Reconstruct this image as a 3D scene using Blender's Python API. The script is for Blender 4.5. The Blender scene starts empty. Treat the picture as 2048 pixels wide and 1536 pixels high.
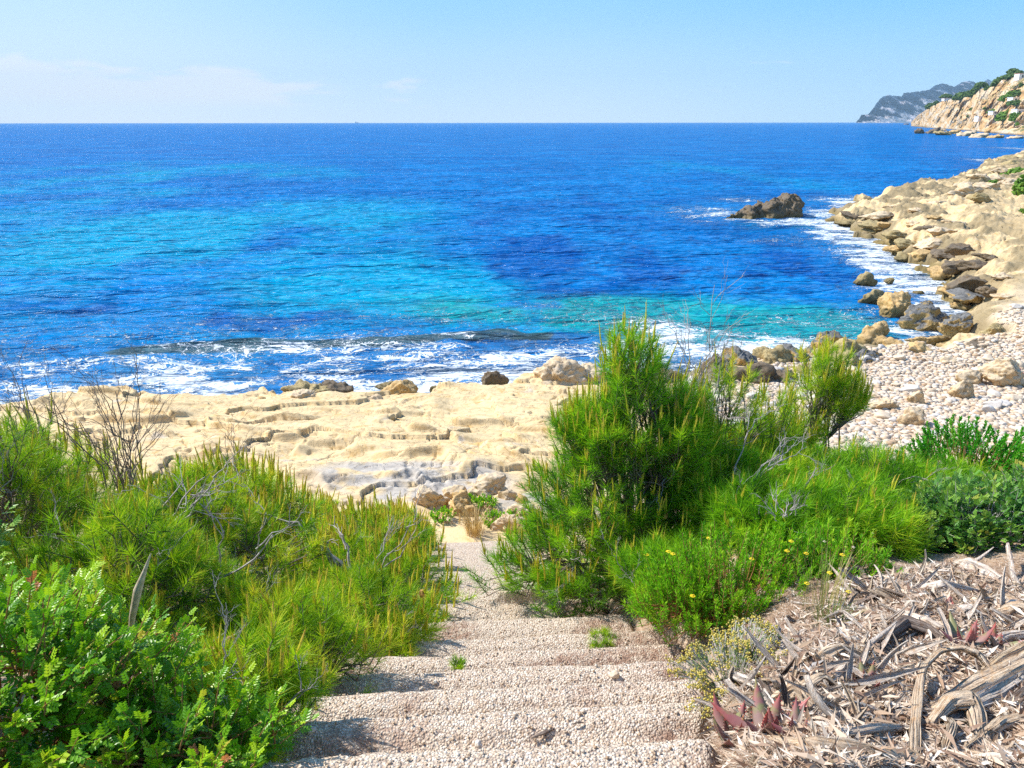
import bpy, math, random
import numpy as np
from mathutils import Vector, Matrix, Euler
R = math.radians
random.seed(7)
rng = np.random.default_rng(11)
scene = bpy.context.scene
COL = scene.collection

# ------------------------------------------------------------------ camera
PITCH = R(18.84)
CAM_Z = 8.0
FPX = 1536.0                      # focal length in photo pixels (2048 wide)
cam_d = bpy.data.cameras.new('camera')
cam_d.sensor_width = 36.0
cam_d.lens = 36.0 * FPX / 2048.0
cam_d.clip_start = 0.05
cam_d.clip_end = 60000.0
cam = bpy.data.objects.new('camera', cam_d)
COL.objects.link(cam)
cam.location = (0, 0, CAM_Z)
cam.rotation_euler = (R(90) - PITCH, R(0.05), 0)
scene.camera = cam

# ------------------------------------------------------------------ light
SUN_AZ, SUN_EL = R(-68), R(47)          # azimuth from +Y, negative = to the left
sd = bpy.data.lights.new('sun', 'SUN')
sd.energy = 4.6
sd.angle = R(0.5)
sd.color = (1.0, 0.95, 0.87)
sun = bpy.data.objects.new('sun', sd)
COL.objects.link(sun)
sdir = Vector((math.sin(SUN_AZ) * math.cos(SUN_EL), math.cos(SUN_AZ) * math.cos(SUN_EL), math.sin(SUN_EL)))
sun.rotation_euler = sdir.to_track_quat('Z', 'Y').to_euler()

world = bpy.data.worlds.new('World')
scene.world = world
world.use_nodes = True
wt = world.node_tree
wt.nodes.clear()
def _n(t, ty, **kw):
    n = t.nodes.new(ty)
    for k, v in kw.items():
        setattr(n, k, v)
    return n
wout = _n(wt, 'ShaderNodeOutputWorld')
wbg = _n(wt, 'ShaderNodeBackground')
wbg.inputs['Strength'].default_value = 0.15
sky = _n(wt, 'ShaderNodeTexSky', sky_type='NISHITA')
sky.sun_disc = False
sky.sun_elevation = SUN_EL
sky.sun_rotation = SUN_AZ
sky.altitude = 10.0
sky.air_density = 1.0
sky.dust_density = 0.1
sky.ozone_density = 3.0
# thin fair-weather clouds low over the horizon, laid on the sky by direction
tc = _n(wt, 'ShaderNodeTexCoord')
sep = _n(wt, 'ShaderNodeSeparateXYZ')
wt.links.new(tc.outputs['Generated'], sep.inputs[0])
mp = _n(wt, 'ShaderNodeMapping')
mp.inputs['Scale'].default_value = (9.0, 9.0, 34.0)
mp.inputs['Location'].default_value = (7.3, 2.4, 5.2)
wt.links.new(tc.outputs['Generated'], mp.inputs[0])
nz = _n(wt, 'ShaderNodeTexNoise')
nz.inputs['Scale'].default_value = 1.0
nz.inputs['Detail'].default_value = 7
nz.inputs['Roughness'].default_value = 0.55
nz.inputs['Distortion'].default_value = 0.3
wt.links.new(mp.outputs[0], nz.inputs['Vector'])
def wmath(op, a, b=None, clamp=False):
    m = _n(wt, 'ShaderNodeMath', operation=op)
    m.use_clamp = clamp
    for i, v in enumerate((a, b)):
        if v is None:
            continue
        if isinstance(v, (int, float)):
            m.inputs[i].default_value = v
        else:
            wt.links.new(v, m.inputs[i])
    return m.outputs[0]
def wmap(v, a, b, c=0.0, d=1.0):
    m = _n(wt, 'ShaderNodeMapRange')
    m.interpolation_type = 'SMOOTHSTEP'
    m.inputs[1].default_value = a
    m.inputs[2].default_value = b
    m.inputs[3].default_value = c
    m.inputs[4].default_value = d
    wt.links.new(v, m.inputs[0])
    return m.outputs[0]
low = wmap(sep.outputs['Z'], 0.010, 0.030)                      # cloud bases
high = wmap(sep.outputs['Z'], 0.045, 0.075, 1.0, 0.0)
leftw = wmap(sep.outputs['X'], -0.45, 0.0, 1.0, 0.05)
thr = wmath('SUBTRACT', nz.outputs['Fac'], wmath('SUBTRACT', 0.66, wmath('MULTIPLY', wmath('MULTIPLY', high, leftw), 0.34)))
cl = wmath('MULTIPLY', wmap(thr, 0.0, 0.15), low)
cl = wmath('MULTIPLY', cl, wmap(sep.outputs['Z'], 0.06, 0.095, 1.0, 0.0))
cl = wmath('MULTIPLY', cl, 0.85)
wmix = _n(wt, 'ShaderNodeMix', data_type='RGBA')
wt.links.new(cl, wmix.inputs['Factor'])
hsv = _n(wt, 'ShaderNodeHueSaturation')
hsv.inputs['Saturation'].default_value = 1.15
wt.links.new(sky.outputs[0], hsv.inputs['Color'])
def wramp(z0, z1, lo, hi):
    m = _n(wt, 'ShaderNodeMix', data_type='RGBA')
    wt.links.new(wmap(sep.outputs['Z'], z0, z1), m.inputs['Factor'])
    m.inputs['A'].default_value = (*lo, 1); m.inputs['B'].default_value = (*hi, 1)
    return m.outputs['Result']
def wlerp(f, a, b):
    m = _n(wt, 'ShaderNodeMix', data_type='RGBA')
    wt.links.new(f, m.inputs['Factor']); wt.links.new(a, m.inputs['A']); wt.links.new(b, m.inputs['B'])
    return m.outputs['Result']
# low sky: milky towards the sun side, clear blue to the right
side_l = wramp(-0.02, 0.15, (4.5, 4.75, 5.0), (2.55, 3.70, 4.6))
side_m = wramp(-0.02, 0.15, (3.7, 4.4, 5.0), (1.5, 3.1, 4.6))
side_r = wramp(-0.02, 0.15, (2.9, 4.1, 5.0), (0.98, 2.75, 4.55))
lowsky = wlerp(wmap(sep.outputs['X'], -0.50, -0.05), side_l, side_m)
lowsky = wlerp(wmap(sep.outputs['X'], 0.0, 0.50), lowsky, side_r)
hor = _n(wt, 'ShaderNodeMix', data_type='RGBA')
wt.links.new(wmap(sep.outputs['Z'], 0.14, 0.55, 0.97, 0.0), hor.inputs['Factor'])
wt.links.new(hsv.outputs[0], hor.inputs['A'])
wt.links.new(lowsky, hor.inputs['B'])
wt.links.new(hor.outputs['Result'], wmix.inputs['A'])
wmix.inputs['B'].default_value = (4.6, 4.65, 4.75, 1)
wt.links.new(wmix.outputs['Result'], wbg.inputs['Color'])
wt.links.new(wbg.outputs[0], wout.inputs['Surface'])

vs = scene.view_settings
vs.view_transform = 'Standard'
vs.look = 'None'
vs.gamma = 1.0
vs.exposure = 0.62
scene.cycles.max_bounces = 7
scene.cycles.transparent_max_bounces = 8
scene.cycles.volume_bounces = 0
scene.cycles.use_denoising = False
scene.cycles.sample_clamp_direct = 3.0
scene.cycles.sample_clamp_indirect = 2.5

# ------------------------------------------------------------------ helpers
_cp, _sp = math.cos(PITCH), math.sin(PITCH)
def P(px, py, z=0.0):
    """where the sight line through a photo pixel meets the level z"""
    a, b = (px - 1024) / FPX, (768 - py) / FPX
    d = Vector((a, _cp + b * _sp, -_sp + b * _cp))
    t = (z - CAM_Z) / d.z
    return Vector((d.x * t, d.y * t, z))
def PD(px, py, Y):
    """the point seen at a photo pixel at forward distance Y"""
    a, b = (px - 1024) / FPX, (768 - py) / FPX
    d = Vector((a, _cp + b * _sp, -_sp + b * _cp))
    t = Y / d.y
    return Vector((d.x * t, Y, CAM_Z + d.z * t))
def depth(p):
    return p[1] * _cp + (CAM_Z - p[2]) * _sp

_perm = np.random.default_rng(5).permutation(4096).astype(np.int64)
_ang = np.random.default_rng(6).random(4096) * 2 * np.pi
_gx, _gy = np.cos(_ang), np.sin(_ang)
_g3 = np.random.default_rng(8).normal(size=(4096, 3)); _g3 /= np.linalg.norm(_g3, axis=1)[:, None]
def n2(x, y, s=0):
    xi, yi = np.floor(x).astype(np.int64), np.floor(y).astype(np.int64)
    xf, yf = x - xi, y - yi
    u, v = xf * xf * xf * (xf * (xf * 6 - 15) + 10), yf * yf * yf * (yf * (yf * 6 - 15) + 10)
    def g(a, b, dx, dy):
        h = _perm[(_perm[(a + s * 57) & 4095] + b) & 4095]
        return _gx[h] * dx + _gy[h] * dy
    a = g(xi, yi, xf, yf); b = g(xi + 1, yi, xf - 1, yf)
    c = g(xi, yi + 1, xf, yf - 1); d = g(xi + 1, yi + 1, xf - 1, yf - 1)
    return ((a + u * (b - a)) * (1 - v) + (c + u * (d - c)) * v) * 1.5
def n3(p, s=0):
    pi = np.floor(p).astype(np.int64); f = p - pi
    w = f * f * f * (f * (f * 6 - 15) + 10)
    out = 0
    for dx in (0, 1):
        for dy in (0, 1):
            for dz in (0, 1):
                h = _perm[(_perm[(_perm[(pi[:, 0] + dx + s * 31) & 4095] + pi[:, 1] + dy) & 4095] + pi[:, 2] + dz) & 4095]
                g = _g3[h]
                d = g[:, 0] * (f[:, 0] - dx) + g[:, 1] * (f[:, 1] - dy) + g[:, 2] * (f[:, 2] - dz)
                out = out + d * (w[:, 0] if dx else 1 - w[:, 0]) * (w[:, 1] if dy else 1 - w[:, 1]) * (w[:, 2] if dz else 1 - w[:, 2])
    return out * 1.5
def fbm(x, y, o=4, s=0, g=0.5, l=2.03):
    r, a, f = 0, 1.0, 1.0
    for i in range(o):
        r = r + a * n2(x * f + 17.3 * i, y * f - 9.1 * i, s + i); a *= g; f *= l
    return r
def ridge(x, y, o=4, s=0, g=0.5, l=2.03):
    r, a, f = 0, 1.0, 1.0
    for i in range(o):
        r = r + a * (1 - 2 * np.abs(n2(x * f + 7.3 * i, y * f + 3.1 * i, s + i))); a *= g; f *= l
    return r
def fbm3(p, o=4, s=0, g=0.5, l=2.03):
    r, a, f = 0, 1.0, 1.0
    for i in range(o):
        r = r + a * n3(p * f + 13.7 * i, s + i); a *= g; f *= l
    return r
def sstep(a, b, x):
    t = np.clip((x - a) / (b - a), 0, 1)
    return t * t * (3 - 2 * t)

def mesh_np(name, V, F, mat=None, parent=None, smooth=False, attrs=None, loc=None):
    """one mesh object from arrays; F is one (M,k) array or a list of such"""
    V = np.asarray(V, dtype=np.float32)
    Fs = F if isinstance(F, list) else [F]
    Fs = [np.asarray(f, dtype=np.int32) for f in Fs if len(f)]
    me = bpy.data.meshes.new(name)
    me.vertices.add(len(V)); me.vertices.foreach_set('co', V.ravel())
    nl = sum(f.size for f in Fs); nf = sum(len(f) for f in Fs)
    me.loops.add(nl); me.loops.foreach_set('vertex_index', np.concatenate([f.ravel() for f in Fs]))
    me.polygons.add(nf)
    tot = np.concatenate([np.full(len(f), f.shape[1], dtype=np.int32) for f in Fs])
    st = np.concatenate([[0], np.cumsum(tot)[:-1]]).astype(np.int32)
    me.polygons.foreach_set('loop_start', st)
    me.polygons.foreach_set('loop_total', tot)
    me.polygons.foreach_set('use_smooth', np.full(nf, smooth, dtype=bool))
    for k, v in (attrs or {}).items():
        a = me.attributes.new(k, 'FLOAT', 'POINT')
        a.data.foreach_set('value', np.asarray(v, dtype=np.float32))
    me.update(calc_edges=True)
    if mat: me.materials.append(mat)
    o = bpy.data.objects.new(name, me)
    COL.objects.link(o)
    if parent: o.parent = parent
    if loc is not None: o.location = loc
    return o
def thing(name, label, cat, loc, group=None, rz=0):
    o = bpy.data.objects.new(name, None); COL.objects.link(o)
    o.empty_display_size = 0.1
    o.location = loc; o.rotation_euler.z = rz
    o['label'] = label; o['category'] = cat
    if group: o['group'] = group
    return o
def tag(o, label, cat, group=None):
    o['label'] = label; o['category'] = cat
    if group: o['group'] = group
    return o
def grid_faces(nr, nc):
    i = np.arange((nr - 1) * (nc - 1)); r, c = i // (nc - 1), i % (nc - 1)
    a = r * nc + c
    return np.stack([a, a + 1, a + nc + 1, a + nc], 1)

# ---- node material builder
class M:
    def __init__(s, name):
        s.m = bpy.data.materials.new(name); s.m.use_nodes = True
        s.t = s.m.node_tree; s.t.nodes.clear()
        s.out = s.new('ShaderNodeOutputMaterial')
    def new(s, ty, **kw):
        n = s.t.nodes.new(ty)
        for k, v in kw.items(): setattr(n, k, v)
        return n
    def put(s, sock, v):
        if v is None: return
        if isinstance(v, bpy.types.NodeSocket): s.t.links.new(v, sock)
        elif isinstance(v, (tuple, list)) and len(v) == 3 and sock.type == 'RGBA': sock.default_value = (*v, 1)
        else: sock.default_value = v
    def pos(s, obj=False):
        if obj: return s.new('ShaderNodeTexCoord').outputs['Object']
        return s.new('ShaderNodeNewGeometry').outputs['Position']
    def mapping(s, v, scale=(1, 1, 1), rot=(0, 0, 0), loc=(0, 0, 0)):
        n = s.new('ShaderNodeMapping'); s.put(n.inputs[0], v)
        n.inputs['Scale'].default_value = scale; n.inputs['Rotation'].default_value = rot; n.inputs['Location'].default_value = loc
        return n.outputs[0]
    def noise(s, v, scale, detail=4, rough=0.5, dist=0.0, color=False):
        n = s.new('ShaderNodeTexNoise'); s.put(n.inputs['Vector'], v)
        n.inputs['Scale'].default_value = scale; n.inputs['Detail'].default_value = detail
        n.inputs['Roughness'].default_value = rough; n.inputs['Distortion'].default_value = dist
        return n.outputs['Color' if color else 'Fac']
    def voro(s, v, scale, feature='F1', out='Distance', rand=1.0):
        n = s.new('ShaderNodeTexVoronoi', feature=feature); s.put(n.inputs['Vector'], v)
        n.inputs['Scale'].default_value = scale; n.inputs['Randomness'].default_value = rand
        return n.outputs[out]
    def math(s, op, a, b=None, clamp=False):
        n = s.new('ShaderNodeMath', operation=op); n.use_clamp = clamp
        s.put(n.inputs[0], a); s.put(n.inputs[1], b)
        return n.outputs[0]
    def rng(s, v, a, b, c=0.0, d=1.0, smooth=True):
        n = s.new('ShaderNodeMapRange')
        if smooth: n.interpolation_type = 'SMOOTHSTEP'
        s.put(n.inputs[0], v)
        for i, q in enumerate((a, b, c, d)): s.put(n.inputs[i + 1], q)
        return n.outputs[0]
    def mix(s, f, a, b, mode='MIX'):
        n = s.new('ShaderNodeMix', data_type='RGBA', blend_type=mode)
        s.put(n.inputs['Factor'], f); s.put(n.inputs['A'], a); s.put(n.inputs['B'], b)
        return n.outputs['Result']
    def attr(s, name):
        n = s.new('ShaderNodeAttribute'); n.attribute_name = name
        return n.outputs['Fac']
    def ramp(s, v, stops):
        n = s.new('ShaderNodeValToRGB'); s.put(n.inputs[0], v)
        e = n.color_ramp.elements
        while len(e) < len(stops): e.new(0.5)
        for q, (p, c) in zip(e, stops): q.position = p; q.color = (*c, 1)
        return n.outputs['Color']
    def bump(s, h, strength=1.0, dist=0.01, normal=None):
        n = s.new('ShaderNodeBump'); s.put(n.inputs['Height'], h)
        n.inputs['Strength'].default_value = strength; n.inputs['Distance'].default_value = dist
        s.put(n.inputs['Normal'], normal)
        return n.outputs[0]
    def bsdf(s, col, rough=0.8, normal=None, spec=0.3, **kw):
        n = s.new('ShaderNodeBsdfPrincipled')
        s.put(n.inputs['Base Color'], col); s.put(n.inputs['Roughness'], rough)
        s.put(n.inputs['Specular IOR Level'], spec); s.put(n.inputs['Normal'], normal)
        for k, v in kw.items(): s.put(n.inputs[k.replace('_', ' ')], v)
        return n.outputs[0]
    def done(s, sh):
        s.t.links.new(sh, s.out.inputs['Surface']); return s.m
def shade_mix(m, f, a, b):
    n = m.new('ShaderNodeMixShader'); m.put(n.inputs[0], f)
    m.t.links.new(a, n.inputs[1]); m.t.links.new(b, n.inputs[2])
    return n.outputs[0]

# ------------------------------------------------------------------ materials
def rock_color(m, pos, pale, ochre, grey, slope_sharp=True):
    big = m.noise(pos, 0.55, 5, 0.55)
    med = m.noise(pos, 2.6, 6, 0.6, 0.6)
    fine = m.noise(pos, 22, 5, 0.65)
    c = m.mix(m.rng(big, 0.42, 0.62), pale, tuple(v * 1.12 for v in pale))
    c = m.mix(m.rng(med, 0.5, 0.72, 0, 0.75), c, ochre)
    c = m.mix(m.rng(m.noise(pos, 1.3, 6, 0.6, 1.0), 0.60, 0.72, 0, 0.6), c, grey)
    c = m.mix(m.rng(fine, 0.45, 0.75, 0.0, 0.35), c, m.mix(0.5, c, (0.25, 0.17, 0.09)))
    nrm = m.new('ShaderNodeNewGeometry').outputs['Normal']
    sx = m.new('ShaderNodeSeparateXYZ'); m.put(sx.inputs[0], nrm)
    steep = m.rng(sx.outputs['Z'], 0.1, 0.7, 0.55, 0.0)
    c = m.mix(steep, c, ochre)
    return c
def rock_height(m, pos, k=1.0):
    h = m.noise(pos, 3.5 * k, 9, 0.62, 0.4)
    st = m.mapping(pos, (1.6 * k, 3.2 * k, 9 * k), (0, 0, R(20)))
    h2 = m.noise(st, 1.5, 7, 0.6, 0.5)
    v = m.voro(pos, 9 * k, 'F1')
    cr = m.noise(pos, 1.9 * k, 6, 0.55, 1.2)
    crack = m.rng(m.math('ABSOLUTE', m.math('SUBTRACT', cr, 0.5)), 0.0, 0.012, -0.35, 0.0)
    s = m.math('ADD', m.math('MULTIPLY', h, 0.7), m.math('MULTIPLY', h2, 0.6))
    s = m.math('ADD', s, m.math('MULTIPLY', v, -0.12))
    return m.math('ADD', s, crack)
def wet(m, pos, c, amount=1.0, top=0.45):
    sp = m.new('ShaderNodeSeparateXYZ'); m.put(sp.inputs[0], m.pos())
    z = m.math('ADD', sp.outputs['Z'], m.math('MULTIPLY', m.math('SUBTRACT', m.noise(pos, 2.0, 5), 0.5), -0.9))
    f = m.rng(z, 0.05, top, amount, 0.0)
    return m.mix(f, c, m.mix(m.noise(pos, 5, 4), (0.10, 0.075, 0.03), (0.20, 0.15, 0.055))), f
def make_rock(name, pale, ochre, grey, wetness=0.0, k=1.0, bd=0.05, top=0.45):
    m = M(name); p = m.pos()
    c = rock_color(m, p, pale, ochre, grey)
    r = 0.9
    if wetness:
        c, f = wet(m, p, c, wetness, top)
        r = m.rng(f, 0, 1, 0.9, 0.5, False)
    return m.done(m.bsdf(c, r, m.bump(rock_height(m, p, k), 0.9, bd), 0.25))
ROCK_PALE = make_rock('pale_limestone', (0.62, 0.49, 0.33), (0.50, 0.31, 0.12), (0.42, 0.38, 0.33), 0.35)
ROCK_OCHRE = make_rock('ochre_limestone', (0.55, 0.38, 0.18), (0.42, 0.24, 0.06), (0.28, 0.22, 0.14), 0.8)
ROCK_DARK = make_rock('dark_weathered_rock', (0.17, 0.135, 0.095), (0.17, 0.11, 0.05), (0.10, 0.09, 0.08), 0.9)
ROCK_OLIVE = make_rock('olive_wet_rock', (0.38, 0.30, 0.15), (0.30, 0.20, 0.07), (0.15, 0.14, 0.11), 0.9, top=0.7)
ROCK_TOPDARK = None
def _topdark():
    m = M('grey_topped_ochre_rock'); p = m.pos()
    c = rock_color(m, p, (0.44, 0.32, 0.15), (0.42, 0.25, 0.07), (0.25, 0.2, 0.14))
    sx = m.new('ShaderNodeSeparateXYZ'); m.put(sx.inputs[0], m.new('ShaderNodeNewGeometry').outputs['Normal'])
    f = m.rng(m.math('ADD', sx.outputs['Z'], m.math('MULTIPLY', m.math('SUBTRACT', m.noise(p, 2.2, 5), 0.5), 1.2)), 0.3, 0.65)
    c = m.mix(f, c, m.mix(m.noise(p, 8, 5), (0.10, 0.10, 0.10), (0.24, 0.235, 0.22)))
    return m.done(m.bsdf(c, 0.9, m.bump(rock_height(m, p, 1.0), 1.0, 0.07), 0.25))
ROCK_TOPDARK = _topdark()

def _terrain_mat():
    m = M('terrain_surface'); p = m.pos()
    rock = rock_color(m, p, (0.66, 0.50, 0.28), (0.56, 0.34, 0.11), (0.58, 0.52, 0.45))
    grey = m.mix(m.noise(p, 6, 5, 0.6), (0.36, 0.345, 0.33), (0.52, 0.50, 0.47))
    rock = m.mix(m.math('MULTIPLY', m.math('MULTIPLY', m.attr('grey'), 0.8), m.rng(m.noise(p, 1.6, 4), 0.35, 0.5)), rock, grey)
    dark = m.mix(m.noise(p, 3.0, 6, 0.65), (0.11, 0.085, 0.05), (0.34, 0.27, 0.15))
    rock = m.mix(m.attr('dark'), rock, dark)
    soil = m.mix(m.noise(p, 5, 6, 0.6), (0.36, 0.23, 0.14), (0.56, 0.42, 0.30))
    soil = m.mix(m.rng(m.noise(p, 60, 3, 0.7), 0.5, 0.7), soil, (0.62, 0.54, 0.44))
    soil = m.mix(m.math('MULTIPLY', m.attr('gap_shade'), 0.8), soil, m.mix(m.noise(p, 16, 5, 0.7), (0.13, 0.075, 0.045), (0.36, 0.24, 0.16)))  # shade of the debris gaps painted in as darker brown soil
    c = m.mix(m.attr('soil'), rock, soil)
    sand = m.mix(m.noise(p, 2.0, 5), (0.66, 0.52, 0.38), (0.72, 0.62, 0.50))
    c = m.mix(m.attr('sand'), c, sand)
    c = m.mix(m.attr('green'), c, m.mix(m.noise(p, 1.3, 5), (0.08, 0.13, 0.03), (0.30, 0.28, 0.12)))
    c = m.mix(m.attr('wet'), c, m.mix(m.noise(p, 4, 5), (0.13, 0.10, 0.045), (0.28, 0.21, 0.08)))
    peb = m.math('MULTIPLY', m.voro(p, 34, 'F1'), -0.5)
    h = m.math('ADD', m.math('MULTIPLY', rock_height(m, p, 1.0), m.math('SUBTRACT', 1.0, m.math('MULTIPLY', m.attr('soil'), 0.9))), m.math('MULTIPLY', peb, m.attr('sand')))
    h = m.math('ADD', h, m.math('MULTIPLY', m.noise(p, 45, 6, 0.7), m.math('MULTIPLY', m.attr('soil'), 0.4)))
    return m.done(m.bsdf(c, 0.92, m.bump(h, 0.85, 0.035), 0.2))
TERRAIN = _terrain_mat()

def _gravel_mat():
    m = M('washed_pebble_concrete'); p = m.pos()
    v = m.new('ShaderNodeTexVoronoi', feature='F1'); m.put(v.inputs['Vector'], p); v.inputs['Scale'].default_value = 115
    v2 = m.new('ShaderNodeTexVoronoi', feature='F1'); m.put(v2.inputs['Vector'], m.mapping(p, loc=(3, 5, 1))); v2.inputs['Scale'].default_value = 190
    tone = m.new('ShaderNodeSeparateColor'); m.put(tone.inputs[0], v.outputs['Color'])
    c = m.ramp(tone.outputs[0], [(0, (0.46, 0.33, 0.22)), (0.3, (0.64, 0.51, 0.38)), (0.65, (0.74, 0.62, 0.48)), (1, (0.84, 0.75, 0.63))])
    c = m.mix(m.rng(v.outputs['Distance'], 0.42, 0.72, 0, 0.75), c, (0.40, 0.30, 0.23))
    c = m.mix(m.math('MULTIPLY', m.attr('litter'), m.rng(m.noise(p, 30, 6, 0.75, 0.8), 0.38, 0.58)), c, m.mix(m.noise(p, 14, 3), (0.24, 0.13, 0.08), (0.45, 0.30, 0.22)))
    h = m.math('SUBTRACT', m.math('MULTIPLY', m.noise(p, 9, 5), 0.8), m.math('MULTIPLY', v.outputs['Distance'], 1.0))
    h = m.math('SUBTRACT', h, m.math('MULTIPLY', v2.outputs['Distance'], 0.35))
    return m.done(m.bsdf(c, 0.9, m.bump(h, 0.9, 0.008), 0.25))
GRAVEL = _gravel_mat()

def _leaf(name, stops, trans=0.4, rough=0.5, spec=0.35):
    m = M(name)
    c = m.ramp(m.attr('tint'), stops)
    b = m.bsdf(c, rough, None, spec)
    t = m.new('ShaderNodeBsdfTranslucent')
    m.put(t.inputs[0], m.mix(0.55, c, (1.0, 1.0, 0.30), 'MULTIPLY'))
    return m.done(shade_mix(m, trans, b, t.outputs[0]))
NEEDLE = _leaf('pine_needles', [(0, (0.04, 0.14, 0.008)), (0.35, (0.20, 0.44, 0.010)), (0.7, (0.44, 0.68, 0.015)), (1, (0.74, 0.74, 0.05))], 0.42)
NEEDLE_BRIGHT = _leaf('fresh_pine_needles', [(0, (0.04, 0.16, 0.010)), (0.35, (0.18, 0.46, 0.012)), (0.75, (0.36, 0.68, 0.02)), (1, (0.60, 0.74, 0.04))], 0.45)
CANDLE = _leaf('pine_candles', [(0, (0.42, 0.50, 0.02)), (0.5, (0.66, 0.64, 0.04)), (0.8, (0.70, 0.54, 0.08)), (1, (0.62, 0.28, 0.10))], 0.15)
LENTISK = _leaf('lentisk_leaves', [(0, (0.03, 0.14, 0.008)), (0.4, (0.18, 0.44, 0.012)), (0.75, (0.45, 0.68, 0.02)), (0.93, (0.50, 0.52, 0.04)), (1, (0.60, 0.22, 0.10))], 0.38, 0.38, 0.5)
LENTISK_OLD = _leaf('dull_lentisk_leaves', [(0, (0.03, 0.12, 0.025)), (0.4, (0.12, 0.32, 0.05)), (0.75, (0.30, 0.50, 0.06)), (1, (0.46, 0.42, 0.07))], 0.3, 0.45, 0.4)
HERB = _leaf('samphire_leaves', [(0, (0.07, 0.26, 0.01)), (0.5, (0.22, 0.56, 0.015)), (1, (0.50, 0.74, 0.03))], 0.4)
VIVID = _leaf('vivid_green_leaves', [(0, (0.03, 0.26, 0.01)), (0.5, (0.08, 0.44, 0.015)), (1, (0.22, 0.58, 0.03))], 0.4)
GRASS = _leaf('grass_blades', [(0, (0.12, 0.20, 0.04)), (0.5, (0.32, 0.36, 0.10)), (1, (0.58, 0.45, 0.20))], 0.3)
STRAW = _leaf('dry_grass', [(0, (0.36, 0.22, 0.08)), (0.5, (0.55, 0.38, 0.15)), (1, (0.70, 0.55, 0.28))], 0.25)
GOLD = _leaf('everlasting_heads', [(0, (0.38, 0.34, 0.12)), (0.5, (0.62, 0.48, 0.08)), (1, (0.70, 0.55, 0.10))], 0.15)
def _bark(name, a, b, scale=1.0, d=0.004):
    m = M(name); p = m.pos(True)
    n = m.noise(m.mapping(p, (30 * scale, 30 * scale, 9 * scale)), 1.0, 5, 0.6)
    return m.done(m.bsdf(m.mix(m.rng(n, 0.3, 0.7), a, b), 0.85, m.bump(n, 0.8, d), 0.2))
BARK = _bark('pine_bark', (0.11, 0.08, 0.06), (0.30, 0.24, 0.19))
TWIG = _bark('grey_dead_twigs', (0.26, 0.22, 0.21), (0.50, 0.46, 0.43))
TWIG_DARK = _bark('brown_dry_twigs', (0.16, 0.11, 0.09), (0.34, 0.26, 0.22))
REDSTEM = _bark('reddish_stems', (0.30, 0.12, 0.05), (0.45, 0.24, 0.10))
def _fibre(name, a, b, c):
    m = M(name)
    u = m.new('ShaderNodeUVMap').outputs[0] if False else None
    p = m.new('ShaderNodeCombineXYZ')
    m.put(p.inputs[0], m.attr('fu')); m.put(p.inputs[1], m.attr('fv'))
    oi = m.new('ShaderNodeObjectInfo').outputs['Random']
    m.put(p.inputs[2], m.math('MULTIPLY', oi, 50.0))
    st = m.mapping(p.outputs[0], (3.0, 90.0, 1))
    n = m.noise(st, 1.0, 7, 0.65, 0.4)
    n2_ = m.noise(m.mapping(p.outputs[0], (9, 14, 1)), 1.0, 5, 0.6)
    col = m.mix(m.rng(n, 0.3, 0.65), a, b)
    col = m.mix(m.rng(n2_, 0.5, 0.68, 0, 0.8), col, c)
    col = m.mix(m.rng(n, 0.28, 0.42, 0.75, 0.0), col, (0.10, 0.06, 0.035))
    return m.done(m.bsdf(col, 0.85, m.bump(n, 1.0, 0.012), 0.2))
FIB_GREY = _fibre('weathered_grey_fibre', (0.48, 0.37, 0.29), (0.84, 0.75, 0.65), (0.66, 0.46, 0.30))
FIB_TAN = _fibre('weathered_tan_wood', (0.46, 0.32, 0.21), (0.76, 0.62, 0.46), (0.62, 0.40, 0.22))
FIB_DARK = _fibre('dark_rotting_fibre', (0.12, 0.08, 0.06), (0.36, 0.29, 0.24), (0.22, 0.13, 0.08))
def _aloe():
    m = M('reddened_succulent_skin'); p = m.pos(True)
    v = m.attr('tint')
    c = m.ramp(v, [(0, (0.38, 0.34, 0.26)), (0.35, (0.30, 0.20, 0.17)), (0.7, (0.34, 0.12, 0.11)), (1, (0.50, 0.10, 0.08))])
    n = m.noise(p, 14, 4)
    c = m.mix(m.rng(n, 0.5, 0.62, 0, 0.7), c, (0.20, 0.26, 0.08))
    return m.done(m.bsdf(c, 0.45, m.bump(m.noise(p, 60, 4), 0.3, 0.003), 0.4))
ALOE = _aloe()
def _plain(name, a, b, sc=8, rough=0.8, bd=0.01):
    m = M(name); p = m.pos(); n = m.noise(p, sc, 5, 0.6)
    return m.done(m.bsdf(m.mix(m.rng(n, 0.3, 0.7), a, b), rough, m.bump(n, 0.6, bd), 0.3))
YELLOW = _plain('yellow_petals', (0.80, 0.55, 0.01), (0.85, 0.68, 0.03), 40, 0.6, 0.001)
RED = _plain('red_stonecrop', (0.50, 0.02, 0.04), (0.62, 0.10, 0.08), 60, 0.5, 0.001)
CONE = _plain('pine_cone_scales', (0.40, 0.20, 0.07), (0.58, 0.32, 0.12), 50, 0.7, 0.004)
WHITEWALL = _plain('white_render', (0.78, 0.75, 0.70), (0.84, 0.81, 0.77), 1)
def _pebbles(name, stops):
    m = M(name)
    c = m.ramp(m.attr('tint'), stops)
    n = m.noise(m.pos(), 18, 5)
    c = m.mix(m.rng(n, 0.4, 0.7, 0, 0.3), c, (0.40, 0.31, 0.22))
    return m.done(m.bsdf(c, 0.85, m.bump(n, 0.5, 0.02), 0.25))
PEB = _pebbles('beach_pebbles', [(0, (0.36, 0.23, 0.13)), (0.35, (0.52, 0.38, 0.25)), (0.7, (0.64, 0.53, 0.41)), (1, (0.70, 0.63, 0.54))])
STONE = {}
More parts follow.
